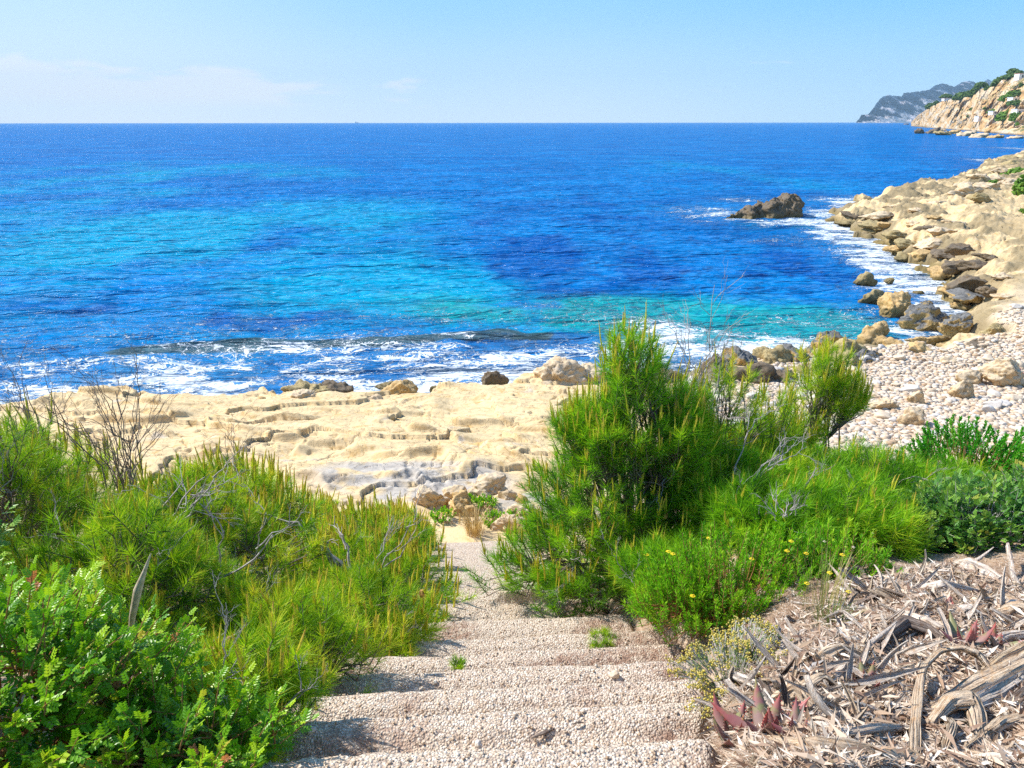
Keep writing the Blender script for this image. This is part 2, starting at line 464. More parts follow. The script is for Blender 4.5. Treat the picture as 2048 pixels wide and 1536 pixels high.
for i, (a, b) in enumerate([((0.60, 0.53, 0.44), (0.70, 0.63, 0.54)), ((0.60, 0.48, 0.34), (0.70, 0.58, 0.43)), ((0.50, 0.46, 0.42), (0.62, 0.58, 0.53))]):
    STONE[i] = _plain('beach_stone_%s' % ('white', 'tan', 'grey')[i], a, b, 7, 0.85, 0.03)

# ------------------------------------------------------------------ terrain shape
def stair_center(y): return 0.12 - 0.063 * y
NOSE = [0.0, 0.75, 1.30, 1.80, 2.20, 2.60, 3.00, 3.40, 3.80, 4.30, 4.80]
NH = [1.50, 1.50, 1.56, 1.75, 1.967, 2.21, 2.44, 2.66, 2.87, 3.11, 3.32]
q = 4.80; qh = 3.32
while q < 11.3:
    q += 0.515; qh += 0.260
    NOSE.append(q); NH.append(qh)
NOSE = np.array(NOSE); NH = np.array(NH)
def prof(y):                                                 # smooth level of the stairs
    return np.interp(y, [-30, 1.3, 1.8, 4.8, 11.5, 12.4, 40], [6.9, 6.43, 6.25, 4.68, 1.32, 1.25, 0.4])
def wlim(y):
    return np.interp(y, [0.8, 1.5, 1.9, 2.6, 3.2, 3.6, 4.6], [0.42, 0.50, 0.58, 0.84, 0.98, 1.0, 0.82])
def hill(x, y):
    c = stair_center(y)
    base = prof(y)
    zr = np.interp(y, [-30, 1.2, 4.6, 9.0, 13.5, 40], [7.2, 6.5, 5.32, 3.0, 1.25, 0.6])
    wl = wlim(y)
    wb = np.interp(y, [1.5, 1.9, 2.4, 2.8], [0.46, 0.52, 0.78, 0.98])
    r = sstep(wb - 0.04, wb + 0.56, x - c) * sstep(13.5, 10.5, y)
    z = base * (1 - r) + zr * r
    l = sstep(-0.8, -3.0, x - c)
    z = z + l * 0.22 * sstep(10, 7, y)
    far_l = sstep(-4, -12, x)
    z = z + far_l * 0.9 * sstep(12, 6, y)
    z = z + sstep(4, 12, x) * 0.8 * sstep(14, 7, y)
    inside = sstep(-0.98, -0.86, x - c) * sstep(wl + 0.10, wl - 0.02, x - c) * sstep(11.9, 11.5, y)
    z = z + fbm(x * 1.3, y * 1.3, 4, 3) * 0.07 * (1 - inside)
    return z - inside * 0.30 - (1 - inside) * 0.13 * sstep(-2.2, -1.1, x - c) * sstep(0.3, -0.3, x - c) * sstep(12, 11, y) + (1 - inside) * 0.05 * sstep(0, 0.3, x - c) * sstep(wl + 0.6, wl + 0.3, x - c) * sstep(2.8, 2.2, y)
# the shore line: photo pixel and level of the visible edge
def _coast():
    pts = []
    def a(px, py, z, push=0.0):
        q = P(px, py, z); pts.append((q.x, q.y + push))
    pts.append((-60.0, 17.0))
    for px, py in [(-500, 832), (-200, 822), (0, 812), (130, 800), (220, 788), (320, 786), (430, 790), (540, 792), (640, 790), (740, 792), (850, 790), (900, 775), (960, 765), (1010, 768), (1060, 752), (1130, 732), (1200, 738), (1260, 750)]:
        a(px, py, 0.9, 0.35)
    for px, py in [(1330, 770), (1400, 745), (1460, 735), (1560, 712), (1640, 705), (1700, 712), (1770, 706), (1830, 712), (1880, 706), (1900, 690), (1905, 665), (1925, 645), (1925, 620), (1895, 597), (1868, 572), (1850, 545), (1800, 520), (1760, 492), (1730, 470), (1695, 452), (1652, 438), (1690, 424), (1738, 408), (1765, 398), (1832, 390), (1902, 378), (1925, 366), (1958, 348), (1985, 338), (1995, 325), (2045, 312), (2110, 305), (2250, 300)]:
        a(px, py, 0.0)
    pts.append((420.0, 225.0)); pts.append((420.0, -60.0)); pts.append((-60.0, -60.0))
    return np.array(pts)
COAST = _coast()
def signed(x, y):
    """distance to the shore line, positive on land"""
    shp = x.shape; x = x.ravel(); y = y.ravel()
    d2 = np.full(x.shape, 1e18); ins = np.zeros(x.shape, bool)
    A = COAST; B = np.roll(COAST, -1, 0)
    for (ax, ay), (bx, by) in zip(A, B):
        ex, ey = bx - ax, by - ay
        t = np.clip(((x - ax) * ex + (y - ay) * ey) / (ex * ex + ey * ey + 1e-12), 0, 1)
        qx, qy = ax + t * ex - x, ay + t * ey - y
        d2 = np.minimum(d2, qx * qx + qy * qy)
        if ay != by:
            c = ((ay > y) != (by > y)) & (x < (bx - ax) * (y - ay) / (by - ay) + ax)
            ins ^= c
    d = np.sqrt(d2)
    return np.where(ins, d, -d).reshape(shp)
# broad land levels beyond the foot of the slope (photo pixel, level)
_LV = [P(*a) for a in [(0, 900, 1.45), (300, 870, 1.4), (600, 900, 1.5), (900, 960, 1.45), (1050, 900, 1.2), (100, 800, 1.0), (500, 810, 0.95), (800, 830, 1.0),
       (1000, 790, 1.15), (1150, 760, 1.1), (1300, 800, 0.95), (1400, 850, 1.1), (1500, 760, 0.75), (1650, 730, 0.55), (1600, 850, 1.0), (1700, 760, 0.5), (1850, 760, 0.55), (1800, 850, 1.05), (1900, 720, 0.5),
       (2000, 850, 1.3), (2048, 760, 1.0), (1960, 680, 0.75), (2048, 640, 1.4), (1990, 600, 1.3), (1930, 560, 1.4), (1990, 500, 1.9), (1880, 500, 1.3), (1800, 470, 0.9), (2048, 440, 2.1),
       (1900, 430, 1.6), (1750, 430, 0.8), (2000, 390, 1.9), (1830, 400, 0.9), (1935, 385, 1.5), (1960, 372, 1.6), (2048, 360, 2.2), (2040, 330, 1.2), (2120, 330, 2.4), (2200, 400, 2.6)]]
def shore_level(x, y):
    num = 0; den = 1e-9
    for q in _LV:
        s = 0.16 * q.y
        w = np.exp(-((x - q.x) ** 2 + (y - q.y) ** 2) / (2 * s * s)) + 1e-5 / (1 + ((x - q.x) ** 2 + (y - q.y) ** 2) / (q.y * q.y))
        num = num + w * q.z; den = den + w
    return num / den
def shore_noise(x, y, sdv, k):
    return sdv + fbm(x / 1.3, y / 1.3, 4, 21) * 0.5 + (k - 1) * 0.6 * fbm(x / 4.5, y / 4.5, 4, 25)
def saw(f, w):
    """ledges: up sharply, then falling gently to the next one"""
    fr = f - np.floor(f)
    return np.where(fr < w, fr / w, (1 - fr) / (1 - w))
def terrain(x, y, masks=False, micro=True):
    sdv = signed(x, y)
    k = np.clip(y / 20.0, 1.0, 6.0)                            # forms grow with distance as the far land is coarser
    sdn = shore_noise(x, y, sdv, k)
    sl = shore_level(x, y)
    shelf = sstep(3.4, 1.6, x - 0.12 * (y - 16)) * sstep(11.8, 13.0, y) * sstep(30, 24, y)     # the flat ledge, left
    cove = sstep(1.6, 3.4, x - 0.12 * (y - 16)) * sstep(34, 28, y)
    prom = sstep(30, 36, y) * sstep(8, 12, x)
    edge_w = 0.35 * shelf + 1.6 * cove + 3.0 * prom + 0.3
    z = sl * sstep(-0.15, 1.0, sdn / edge_w)
    if micro:
        # shelf ledges with scarps facing inland
        wx = x + 0.5 * fbm(x * 0.6, y * 0.6, 3, 40); wy = y + 0.18 * x + 1.15 * fbm(x * 0.26 + 9, y * 0.40, 3, 44) + 0.035 * fbm(x * 1.3, y * 1.3, 2, 46)
        f1 = (wy * 0.95 + wx * 0.20) / 1.6
        a1 = sstep(-0.30, 0.25, fbm(x * 0.30, y * 0.9, 3, 50) + 0.1)
        f2 = (wy * 1.0 + wx * 0.30 + 0.04 * fbm(x * 1.6, y * 1.6, 2, 41)) / 0.55
        a2 = sstep(-0.10, 0.40, fbm(x * 0.45 + 4, y * 1.3, 3, 60))
        led = 0.19 * a1 * saw(f1, 0.08) + 0.045 * a2 * saw(f2, 0.10)
        sm = sstep(0.0, 0.5, fbm(x * 0.35 + 2, y * 0.35, 2, 71) + sstep(17.0, 18.5, y) * sstep(-3, 0, x) * 0.9)   # smooth swept parts
        led = led * (1 - 0.8 * sm)
        crack = np.abs(fbm(x * 0.30 + 5, y * 0.62, 4, 80, 0.42)); crack2 = np.abs(fbm(x * 0.55 + 15, y * 0.45, 4, 84, 0.42))
        led = led - 0.12 * sstep(0.026, 0.006, crack) * (1 - 0.5 * sm) - 0.05 * sstep(0.018, 0.005, crack2) * (1 - 0.8 * sm)
        led = led + 0.05 * np.sign(fbm(x * 0.30 + 5, y * 0.62, 4, 80, 0.42)) * sstep(0.0, 0.03, crack)
        pit = 0.8 * sstep(0.40, 0.6, fbm(x * 3.1, y * 3.1, 3, 90)) * sstep(-0.1, 0.3, fbm(x * 0.6, y * 0.6, 2, 95))
        led = led - 0.06 * pit + 0.026 * fbm(x * 1.0, y * 1.6, 5, 99) + 0.006 * fbm(x * 9, y * 9, 3, 102)
        gb = sstep(0.6, 0.2, np.hypot((x + 1.9) / 2.2, (y - 13.7) / 0.9))
        led = led + gb * 0.10 * np.maximum(0, ridge(x * 1.7, y * 2.4, 3, 120) - 0.3)
        land = sstep(0.0, 0.5, sdn)
        z = z + led * shelf * land
        rg = ridge(x / 2.6, y / 2.6, 5, 130)
        rough = fbm(x / 3.5, y / 3.5, 6, 140, 0.6)
        jq = 4 * fbm(x / 4.5 + 3, y / 5.5, 5, 150); jag = (np.floor(jq) + sstep(0.75, 1.0, jq - np.floor(jq))) / 4
        near_shore = sstep(6 * k, 0.5, np.abs(sdn))
        z = z + (cove * (0.10 + 0.0 * x) * rg * near_shore + prom * np.minimum(k, 2.2) * (0.13 * rough + 0.08 * rg * (0.3 + near_shore) + 0.26 * jag)) * sstep(-1.5, 1.0, sdn)
    under = -0.12 + 0.30 * np.minimum(sdn, 0)
    z = np.where(sdn < 0, np.minimum(z, 0) + np.maximum(under, -6), z)
    h = hill(x, y)
    hm = sstep(14.0, 11.5, y - 0.25 * np.clip(x, 0, 12))
    blend = np.where(y < 11, 1.0, hm)
    out = np.maximum(z, h) * blend + z * (1 - blend)
    # a smooth transition at the foot
    if not masks: return out
    soil = blend * sstep(-0.05, 0.15, h - z)
    beach = sstep(2.8, 4.0, x - 0.12 * (y - 16)) * sstep(33, 28, y) * (1 - soil) * sstep(1.0, 2.3, sdn + 0.6 * fbm(x * .4, y * .4, 3, 170)) * sstep(25, 21, y - 0.8 * (x - 8))
    grey = sstep(1.1, 0.7, np.hypot((x + 1.9) / 2.2, (y - 13.7) / 0.95)) + 0.9 * sstep(1.0, 0.5, np.hypot((x - 0.3) / 0.9, (y - 12.6) / 0.6))
    dk = fbm(x / 4.0 + 7, y / 4.0, 6, 180, 0.6)
    dark = (cove + prom) * sstep(5.0 * k, 1.8 * k, sdn) * sstep(-0.22, 0.22, dk + 0.18) * 0.85 * (1 - beach)
    wet_ = sstep(0.55, 0.05, out + 0.25 * dk) * (1 - 0.7 * shelf)
    gap_shade = sstep(1.0, 1.25, x - stair_center(y) + 0.15 * fbm(x * 3, y * 3, 3, 61)) * sstep(4.2, 3.7, y)  # where the soil colour carries the dark of the debris gaps
    green = prom * sstep(0.25, 0.5, fbm(x / 9, y / 9, 5, 190) + sstep(30, 80, x) * 0.35 - 0.1) * sstep(14, 24, sdn)
    return out, dict(soil=soil, sand=beach, grey=np.clip(grey, 0, 1), dark=dark, wet=np.clip(wet_, 0, 1), green=green, gap_shade=gap_shade, sdn=sdn)
def gz(x, y, micro=True):
    return float(terrain(np.array([float(x)]), np.array([float(y)]), micro=micro)[0])

rows = list(np.arange(-6, 1.5, 0.08))
y = 1.5
while y < 11.5: rows.append(y); y += max(0.02, y * 0.008)
while y < 22.5: rows.append(y); y += 0.03
while y < 228: rows.append(y); y *= 1.0042
rows = np.array(rows)
us = np.linspace(-0.86, 0.92, 1150)
Yg, Ug = np.meshgrid(rows, us, indexing='ij')
Xg = Ug * (np.maximum(Yg, 0) + 4.0)
Zg, mk = terrain(Xg, Yg, True)
V = np.stack([Xg.ravel(), Yg.ravel(), Zg.ravel()], 1)
F = grid_faces(*Xg.shape)
# drop the deep sea floor nobody sees
zf = Zg.ravel()[F].max(1)
F = F[zf > -2.5]
ter = mesh_np('terrain', V, F, TERRAIN, smooth=True, attrs={k_: mk[k_].ravel() for k_ in ('soil', 'sand', 'grey', 'dark', 'wet', 'green', 'gap_shade')})
ter['kind'] = 'structure'
del V, F, Xg, Yg, Zg, mk

# ------------------------------------------------------------------ stepped path
def stair_z(s, w, noise=True):
    i = np.searchsorted(NOSE, s, side='left')
    i = np.clip(i, 0, len(NH) - 1)
    z = CAM_Z - NH[i]
    # each tread dips a little from its riser to its nose; soft worn nose
    prev = NOSE[np.clip(i - 1, 0, None)]
    fr = np.clip((s - prev) / np.maximum(NOSE[i] - prev, 0.01), 0, 1)
    z = z - 0.030 * (1 - fr) + 0.022 * sstep(0.60, 0.78, fr) - 0.022 * sstep(0.92, 1.0, fr)
    return z
def edge_drop(s_, w_):
    lim = wlim(s_)
    return np.maximum(sstep(-0.86, -0.94, w_), sstep(lim, lim + 0.09, w_))
ns, nw = 1700, 150
s = np.concatenate([np.linspace(-3.0, 1.0, 60)[:-1], np.linspace(1.0, 11.75, ns - 59)]); w = np.linspace(-0.95, 1.10, nw)
S, W = np.meshgrid(s, w, indexing='ij')
Sn = S + 0.016 * fbm(W * 1.6, S * 1.2, 2, 200) + 0.006 * fbm(W * 14, S * 14, 3, 210)
Z = stair_z(Sn, W)
Z = Z + 0.006 * fbm(W * 3, S * 3, 3, 220) + 0.003 * fbm(W * 26, S * 26, 2, 230)
Z = Z + 0.10 * sstep(4.74, 4.79, Sn) * sstep(5.15, 4.95, Sn) * sstep(0.02, 0.08, W + 0.02 * fbm(W * 9, S * 9, 2, 231)) * sstep(0.46, 0.40, W)
Z = Z - 0.10 * edge_drop(S, W) - 0.25 * sstep(11.55, 11.7, S)
ca, sa = math.cos(R(3.6)), math.sin(R(3.6))
X_ = 0.12 + W * ca - S * sa; Y_ = S * ca + W * sa
def tread_back(s_):
    i_ = np.clip(np.searchsorted(NOSE, s_, side='left'), 1, len(NH) - 1)
    return 1 - (s_ - NOSE[i_ - 1]) / (NOSE[i_] - NOSE[i_ - 1])
lit = sstep(0.14, 0.50, (np.abs(W - 0.02)) * 0.75 + 0.45 * fbm(W * 2.2, S * 2.0, 4, 240) + 0.50 * (tread_back(Sn) - 0.45)) * sstep(0.02, 0.16, 1 - (1 - tread_back(Sn)))
st = mesh_np('stepped_path', np.stack([X_.ravel(), Y_.ravel(), Z.ravel()], 1), grid_faces(ns, nw), GRAVEL, smooth=True, attrs={'litter': lit.ravel()})
st['kind'] = 'structure'
def path_z(x, y):
    dx, dy = x - 0.12, y
    w_ = dx * ca + dy * sa; s_ = -dx * sa + dy * ca
    if -0.9 < w_ < float(wlim(s_)) and 0.3 < s_ < 11.6:
        return float(stair_z(np.array([s_]), None)[0])
    return None
def ground(x, y):
    z = path_z(x, y)
    return gz(x, y) if z is None else z

# ------------------------------------------------------------------ sea
def sea():
    rows = []
    y = 14.0
    while y < 8000: rows.append(y); y *= 1.0062 if y < 400 else 1.02
    rows = np.array(rows); us = np.linspace(-0.95, 0.95, 760)
    Y, U = np.meshgrid(rows, us, indexing='ij')
    X = U * (Y + 6)
    sdv = signed(X, Y)
    k = np.clip(Y / 20.0, 1.0, 6.0)
    sdn = shore_noise(X, Y, sdv, k)
    off = -sdn
    fade = sstep(260, 60, Y)
    ax, ay = 0.35, 0.94
    t = X * ax + Y * ay
    c = -X * ay + Y * ax
    sw = n2(t / 3.0, c / 7.0, 300) * 0.16 - np.abs(n2((t + .25 * c) / 1.6, (c - .2 * t) / 3.4, 301)) * 0.13 + n2((t - 0.3 * c) / 0.8, (c + .3 * t) / 1.5, 302) * 0.05
    Z = sw * fade * sstep(0.1, 3.0, off)
    # the swell breaking over the reef, left
    reef = np.exp(-((Y - (27.2 + 0.28 * (X + 11.5) + 0.8 * np.sin(X * 0.4))) / 0.9) ** 2) * sstep(-17, -12.5, X) * sstep(2.0, -3.0, X)
    Z = Z + reef * 0.16
    def blob(px, py, rx, ry, z=0.0):
        q = P(px, py, z); return np.exp(-(((X - q.x) / rx) ** 2 + ((Y - q.y) / ry) ** 2))
    def pblob(px, py, rpx, rpy):
        """patch of sea bed given by its place and reach in the photo, measured out on the water"""
        q = P(px, py, 0); a_ = P(px + rpx, py, 0); b_ = P(px, py - rpy, 0)
        return np.exp(-(((X - q.x) / (a_.x - q.x)) ** 2 + ((Y - q.y) / (b_.y - q.y)) ** 2))
    st = fbm(X / 22, Y / 45, 4, 310, 0.55)
    st2 = fbm(X / 5, Y / 8, 4, 320, 0.55)
    turq = 0.82 * pblob(480, 470, 400, 72) + 0.85 * pblob(780, 560, 230, 45) + 0.6 * pblob(250, 360, 420, 40) + 0.35 * pblob(950, 600, 150, 40)
    turq = turq + 0.25 * pblob(1500, 345, 300, 30)
    turq = np.clip(turq * (0.95 + 0.9 * st + 0.3 * st2) + 0.18 * st, 0, 1)
    teal = 1.35 * pblob(1480, 640, 260, 50) + 0.9 * pblob(1150, 625, 200, 28) + 0.65 * pblob(900, 600, 150, 30) + 0.8 * pblob(1650, 690, 200, 40) + 0.35 * pblob(1560, 450, 110, 20)
    teal = np.clip(teal * (1.0 + 0.8 * st2), 0, 1)
    dark = 0.9 * pblob(1330, 540, 330, 60) + 0.7 * pblob(1650, 560, 110, 60) + 0.65 * pblob(1000, 480, 150, 50) + 0.7 * pblob(250, 600, 330, 45) + 0.6 * pblob(600, 640, 260, 22) + 0.5 * pblob(1250, 420, 250, 40)
    dark = np.clip(dark * (0.75 + 1.1 * st2 + 0.7 * st), 0, 1)
    kelp = sstep(0.35, 0.9, reef * (1.0 + 0.5 * st2) + 0.8 * pblob(1050, 672, 170, 14) * (1 + st2) + 0.5 * pblob(420, 700, 200, 18))
    brown = np.clip(0.8 * pblob(1050, 680, 190, 20) + 0.5 * pblob(700, 740, 300, 30), 0, 1)
    # foam: wash off the shelf, along the cove and round the rocks
    fn = fbm(X / 3.2, Y / 3.2, 4, 330, 0.55)
    shelf_side = sstep(9.0, 5.0, X) * sstep(45, 32, Y)
    foam = shelf_side * (0.85 * sstep(9.0, 0.4, off + 2.4 * fn) + 0.36 * sstep(20.0, 8.0, off + 3.6 * fn))
    foam = foam * (1 - 0.75 * pblob(1050, 665, 200, 22))
    foam = foam + reef * 0.6 * sstep(0.0, 0.35, fn + 0.15)
    cv = sstep(5.0, 9.0, X)
    foam = foam + cv * sstep(90, 60, Y) * (0.85 * sstep(2.6 * k / 1.5, 0.0, off + 1.2 * fn) + 0.42 * sstep(4.6, 1.0, off + 2 * fn))
    foam = foam + cv * 0.40 * sstep(60, 90, Y) * sstep(5, 0.5, off + 1.5 * fn)
    for a_ in [(1420, 425, 95, 13, .8), (1700, 401, 95, 8, .75), (1720, 480, 50, 22, 1.2), (1760, 520, 60, 22, 1.1), (1810, 550, 50, 18, 1.0), (1560, 445, 150, 9, .55), (1560, 480, 110, 12, .35), (1480, 400, 70, 7, .5),
               (1820, 580, 45, 22, .75), (1740, 580, 60, 16, .5), (1420, 700, 90, 28, 1.0), (1350, 660, 110, 20, .55), (1560, 690, 70, 18, .8), (1600, 640, 100, 20, .35), (1700, 630, 70, 22, .45), (1830, 690, 50, 10, .7),
               (1985, 322, 40, 5, .9), (2040, 298, 40, 3, .9), (1180, 745, 60, 18, 1.2), (1030, 765, 50, 14, 1.1), (900, 765, 80, 16, 1.1)]:
        foam = foam + a_[4] * pblob(*a_[:4]) * (1 + 0.8 * fn)
    foam = np.clip(foam, 0, 1.2)
    shallow = sstep(1.3, 0.05, off) * sstep(80, 50, Y)
    V = np.stack([X.ravel(), Y.ravel(), Z.ravel()], 1)
    Fc = grid_faces(*X.shape)
    Fc = Fc[off.ravel()[Fc].max(1) > -1.2]
    m = M('sea_water'); p = m.pos()
    # sea bed seen through the water and the water's own blue
    lg = m.noise(m.mapping(p, (0.05, 0.09, 1), (0, 0, R(12))), 1.0, 6, 0.6)
    c = m.mix(m.rng(lg, 0.40, 0.62), (0.0, 0.135, 0.43), (0.0, 0.19, 0.53))
    md = m.noise(m.mapping(p, (0.5, 1.1, 1), (0, 0, R(15))), 1.0, 6, 0.65, 0.5)
    def broken(a, lo=0.25, hi=0.75, amt=1.0):
        s_ = m.math('ADD', m.attr(a), m.math('MULTIPLY', m.math('SUBTRACT', md, 0.5), 0.9))
        return m.math('MULTIPLY', m.rng(s_, lo, hi), amt)
    c = m.mix(broken('turq', 0.1, 1.05, 0.95), c, (0.0, 0.31, 0.52))
    c = m.mix(broken('dark', 0.25, 1.0, 0.85), c, (0.0, 0.075, 0.33))
    c = m.mix(broken('teal', 0.15, 0.95, 0.95), c, (0.004, 0.33, 0.36))
    c = m.mix(broken('brown', 0.3, 0.9, 0.6), c, (0.05, 0.10, 0.20))
    c = m.mix(broken('kelp', 0.55, 1.0, 0.85), c, (0.045, 0.062, 0.028))
    spot = m.noise(m.mapping(p, (1.4, 2.4, 1)), 1.0, 4, 0.6)
    c = m.mix(m.math('MULTIPLY', m.attr('teal'), m.rng(spot, 0.52, 0.62, 0, 0.6)), c, (0.0, 0.10, 0.22))
    # foam lace
    warp = m.noise(p, 0.9, 4, 0.6, 0, True)
    wv = m.new('ShaderNodeVectorMath', operation='MULTIPLY_ADD'); m.put(wv.inputs[0], warp); wv.inputs[1].default_value = (1.3, 1.0, 0); m.put(wv.inputs[2], p)
    fp = m.mapping(wv.outputs[0], (1.0, 1.7, 1.0), (0, 0, R(-14)))
    e1 = m.voro(fp, 1.5, 'DISTANCE_TO_EDGE'); e2 = m.voro(fp, 3.6, 'DISTANCE_TO_EDGE')
    r1 = m.math('ABSOLUTE', m.math('SUBTRACT', m.noise(fp, 1.3, 3, 0.5, 1.0), 0.5))
    lace = m.math('MINIMUM', m.math('MULTIPLY', e1, 0.50), m.math('MULTIPLY', e2, 1.0))
    lace = m.math('MINIMUM', lace, m.math('MULTIPLY', r1, 1.3))
    lace = m.math('ADD', lace, m.math('MULTIPLY', m.math('SUBTRACT', m.noise(fp, 6.0, 4, 0.6), 0.5), 0.05))
    fa = m.attr('foam')
    wid = m.math('MULTIPLY', m.math('POWER', m.math('MAXIMUM', fa, 0.0), 2.0), 0.060)
    patch = m.rng(m.noise(m.mapping(p, (0.35, 0.7, 1), (0, 0, R(-14))), 1.0, 4, 0.55), 0.36, 0.62, 0.05, 1.35)
    wid = m.math('MULTIPLY', wid, patch)
    fm = m.rng(m.math('SUBTRACT', lace, wid), -0.009, 0.007, 1.0, 0.0)
    fm = m.math('MULTIPLY', fm, m.rng(fa, 0.06, 0.22))
    soft = m.math('MULTIPLY', m.rng(fa, 0.85, 1.3), m.rng(m.noise(p, 3.0, 6, 0.65), 0.44, 0.66, 0, 0.85))
    fm = m.math('MAXIMUM', fm, soft)
    milky = m.math('MULTIPLY', m.rng(fa, 0.25, 1.1), 0.22)
    c = m.mix(milky, c, (0.12, 0.34, 0.46))
    col = m.mix(fm, c, (0.70, 0.76, 0.80))
    # waves
    w1 = m.noise(m.mapping(p, (0.40, 1.3, 1), (0, 0, R(16))), 1.0, 4, 0.45, 0.5)
    w2 = m.noise(m.mapping(p, (1.3, 3.6, 1), (0, 0, R(10))), 1.0, 3, 0.45, 0.5)
    w3 = m.noise(m.mapping(p, (0.09, 0.36, 1), (0, 0, R(15))), 1.0, 4, 0.48, 0.4)
    h = m.math('ADD', m.math('MULTIPLY', w1, 1.1), m.math('MULTIPLY', w2, 0.38))
    h = m.math('ADD', h, m.math('MULTIPLY', w3, 3.6))
    h = m.math('ADD', h, m.math('MULTIPLY', fm, 0.10))
    nb = m.bump(h, 1.0, 1.0)
    df = m.new('ShaderNodeBsdfDiffuse'); m.put(df.inputs[0], col); m.put(df.inputs['Normal'], nb)
    gl = m.new('ShaderNodeBsdfGlossy'); m.put(gl.inputs[0], (1, 1, 1)); gl.inputs['Roughness'].default_value = 0.07; m.put(gl.inputs['Normal'], nb)
    fr = m.new('ShaderNodeFresnel'); fr.inputs[0].default_value = 1.33; m.put(fr.inputs['Normal'], nb)
    # wave crests hide the grazing reflections of one another
    gf = m.math('MULTIPLY', m.math('MINIMUM', fr.outputs[0], 0.30), m.rng(fm, 0, 1, 0.9, 0.05, False))
    b = shade_mix(m, gf, df.outputs[0], gl.outputs[0])
    tr = m.new('ShaderNodeBsdfTransparent'); m.put(tr.inputs[0], (0.75, 0.92, 0.92))
    al = m.math('MULTIPLY', m.attr('shallow'), m.math('SUBTRACT', 1.0, fm))
    m.done(shade_mix(m, m.math('MULTIPLY', al, 0.75), b, tr.outputs[0]))
    o = mesh_np('sea', V, Fc, m.m, smooth=True, attrs=dict(turq=turq.ravel(), dark=dark.ravel(), teal=teal.ravel(), kelp=kelp.ravel(), brown=brown.ravel(), foam=foam.ravel(), shallow=shallow.ravel()))
    o['kind'] = 'structure'
sea()
#PART2
# ------------------------------------------------------------------ stones
def ico(sub):
    import bmesh
    bm = bmesh.new(); bmesh.ops.create_icosphere(bm, subdivisions=sub, radius=1.0)
    V = np.array([v.co[:] for v in bm.verts]); F = np.array([[v.index for v in f.verts] for f in bm.faces]); bm.free()
    return V, F
ICO = {i: ico(i) for i in (1, 2, 3, 4, 5)}
def rock_verts(size, seed, sub=5, angular=0.5, strata=0.0, lump=0.25, detail=1.0):
    V, F = ICO[sub]; V = V.copy(); r = np.random.default_rng(seed)
    # cut with random planes for broken faces
    for i in range(int(8 + 14 * angular)):
        n = r.normal(size=3); n[2] *= 0.8; n /= np.linalg.norm(n)
        d = r.uniform(0.52, 0.88)
        t = V @ n - d
        V = V - np.where(t > 0, t * (0.7 + 0.3 * angular), 0)[:, None] * n
    o = r.uniform(0, 50, 3)
    V = V * (1 + lump * fbm3(V * 1.1 + o, 3, 1))[:, None]
    S = np.array(size, float)
    V = V * S
    m = float(S.mean())
    N = V / S; N /= np.linalg.norm(N, axis=1)[:, None]
    V = V + N * (detail * 0.12 * m * fbm3(V / m * 2.6 + o, 5, 4, 0.66))[:, None]
    V = V + N * (detail * -0.12 * m * np.abs(fbm3(V / m * 2.1 + o[::-1], 4, 9)))[:, None]
    if strata:
        ph = V[:, 2] / m * 4.5 + V[:, 0] / m * 0.8 + 0.5 * n3(V / m * 1.5 + o, 12)
        V[:, :2] += (N * (0.07 * m * strata * np.abs(np.sin(ph * 3.1416)))[:, None])[:, :2]
    return V, F
def boulder(name, label, x, y, size, mat, seed, sink=0.3, rz=None, group=None, sub=4, base=None, tilt=0, cat='rock', **kw):
    V, F = rock_verts(size, seed, sub, **kw)
    z = (gz(x, y) if base is None else base)
    o = mesh_np(name, V, F, mat, smooth=True, loc=(x, y, z + size[2] * (1 - 2 * sink)))
    r = np.random.default_rng(seed)
    o.rotation_euler = (tilt, r.uniform(-0.1, 0.1), r.uniform(-3, 3) if rz is None else rz)
    return tag(o, label, cat, group)
def at(px, py, z=0.0): q = P(px, py, z); return q.x, q.y
def brock(name, label, px, py, z, wpx, hpx, mat, seed, dy=1.0, group=None, rz=0.0, **kw):
    """a rock whose foot is seen at (px, py) on level z, wpx wide and hpx high in the photo"""
    x, y = at(px, py, z); sc_ = depth((x, y, z)) / FPX
    a, h = wpx * sc_ / 2, hpx * sc_
    kw.setdefault('sub', 5 if wpx > 70 else 4)
    return boulder(name, label, x, y + a * dy * 0.8, (a, a * dy, h * 0.78), mat, seed, sink=0.32, base=z - 0.02, rz=rz, group=group, **kw)

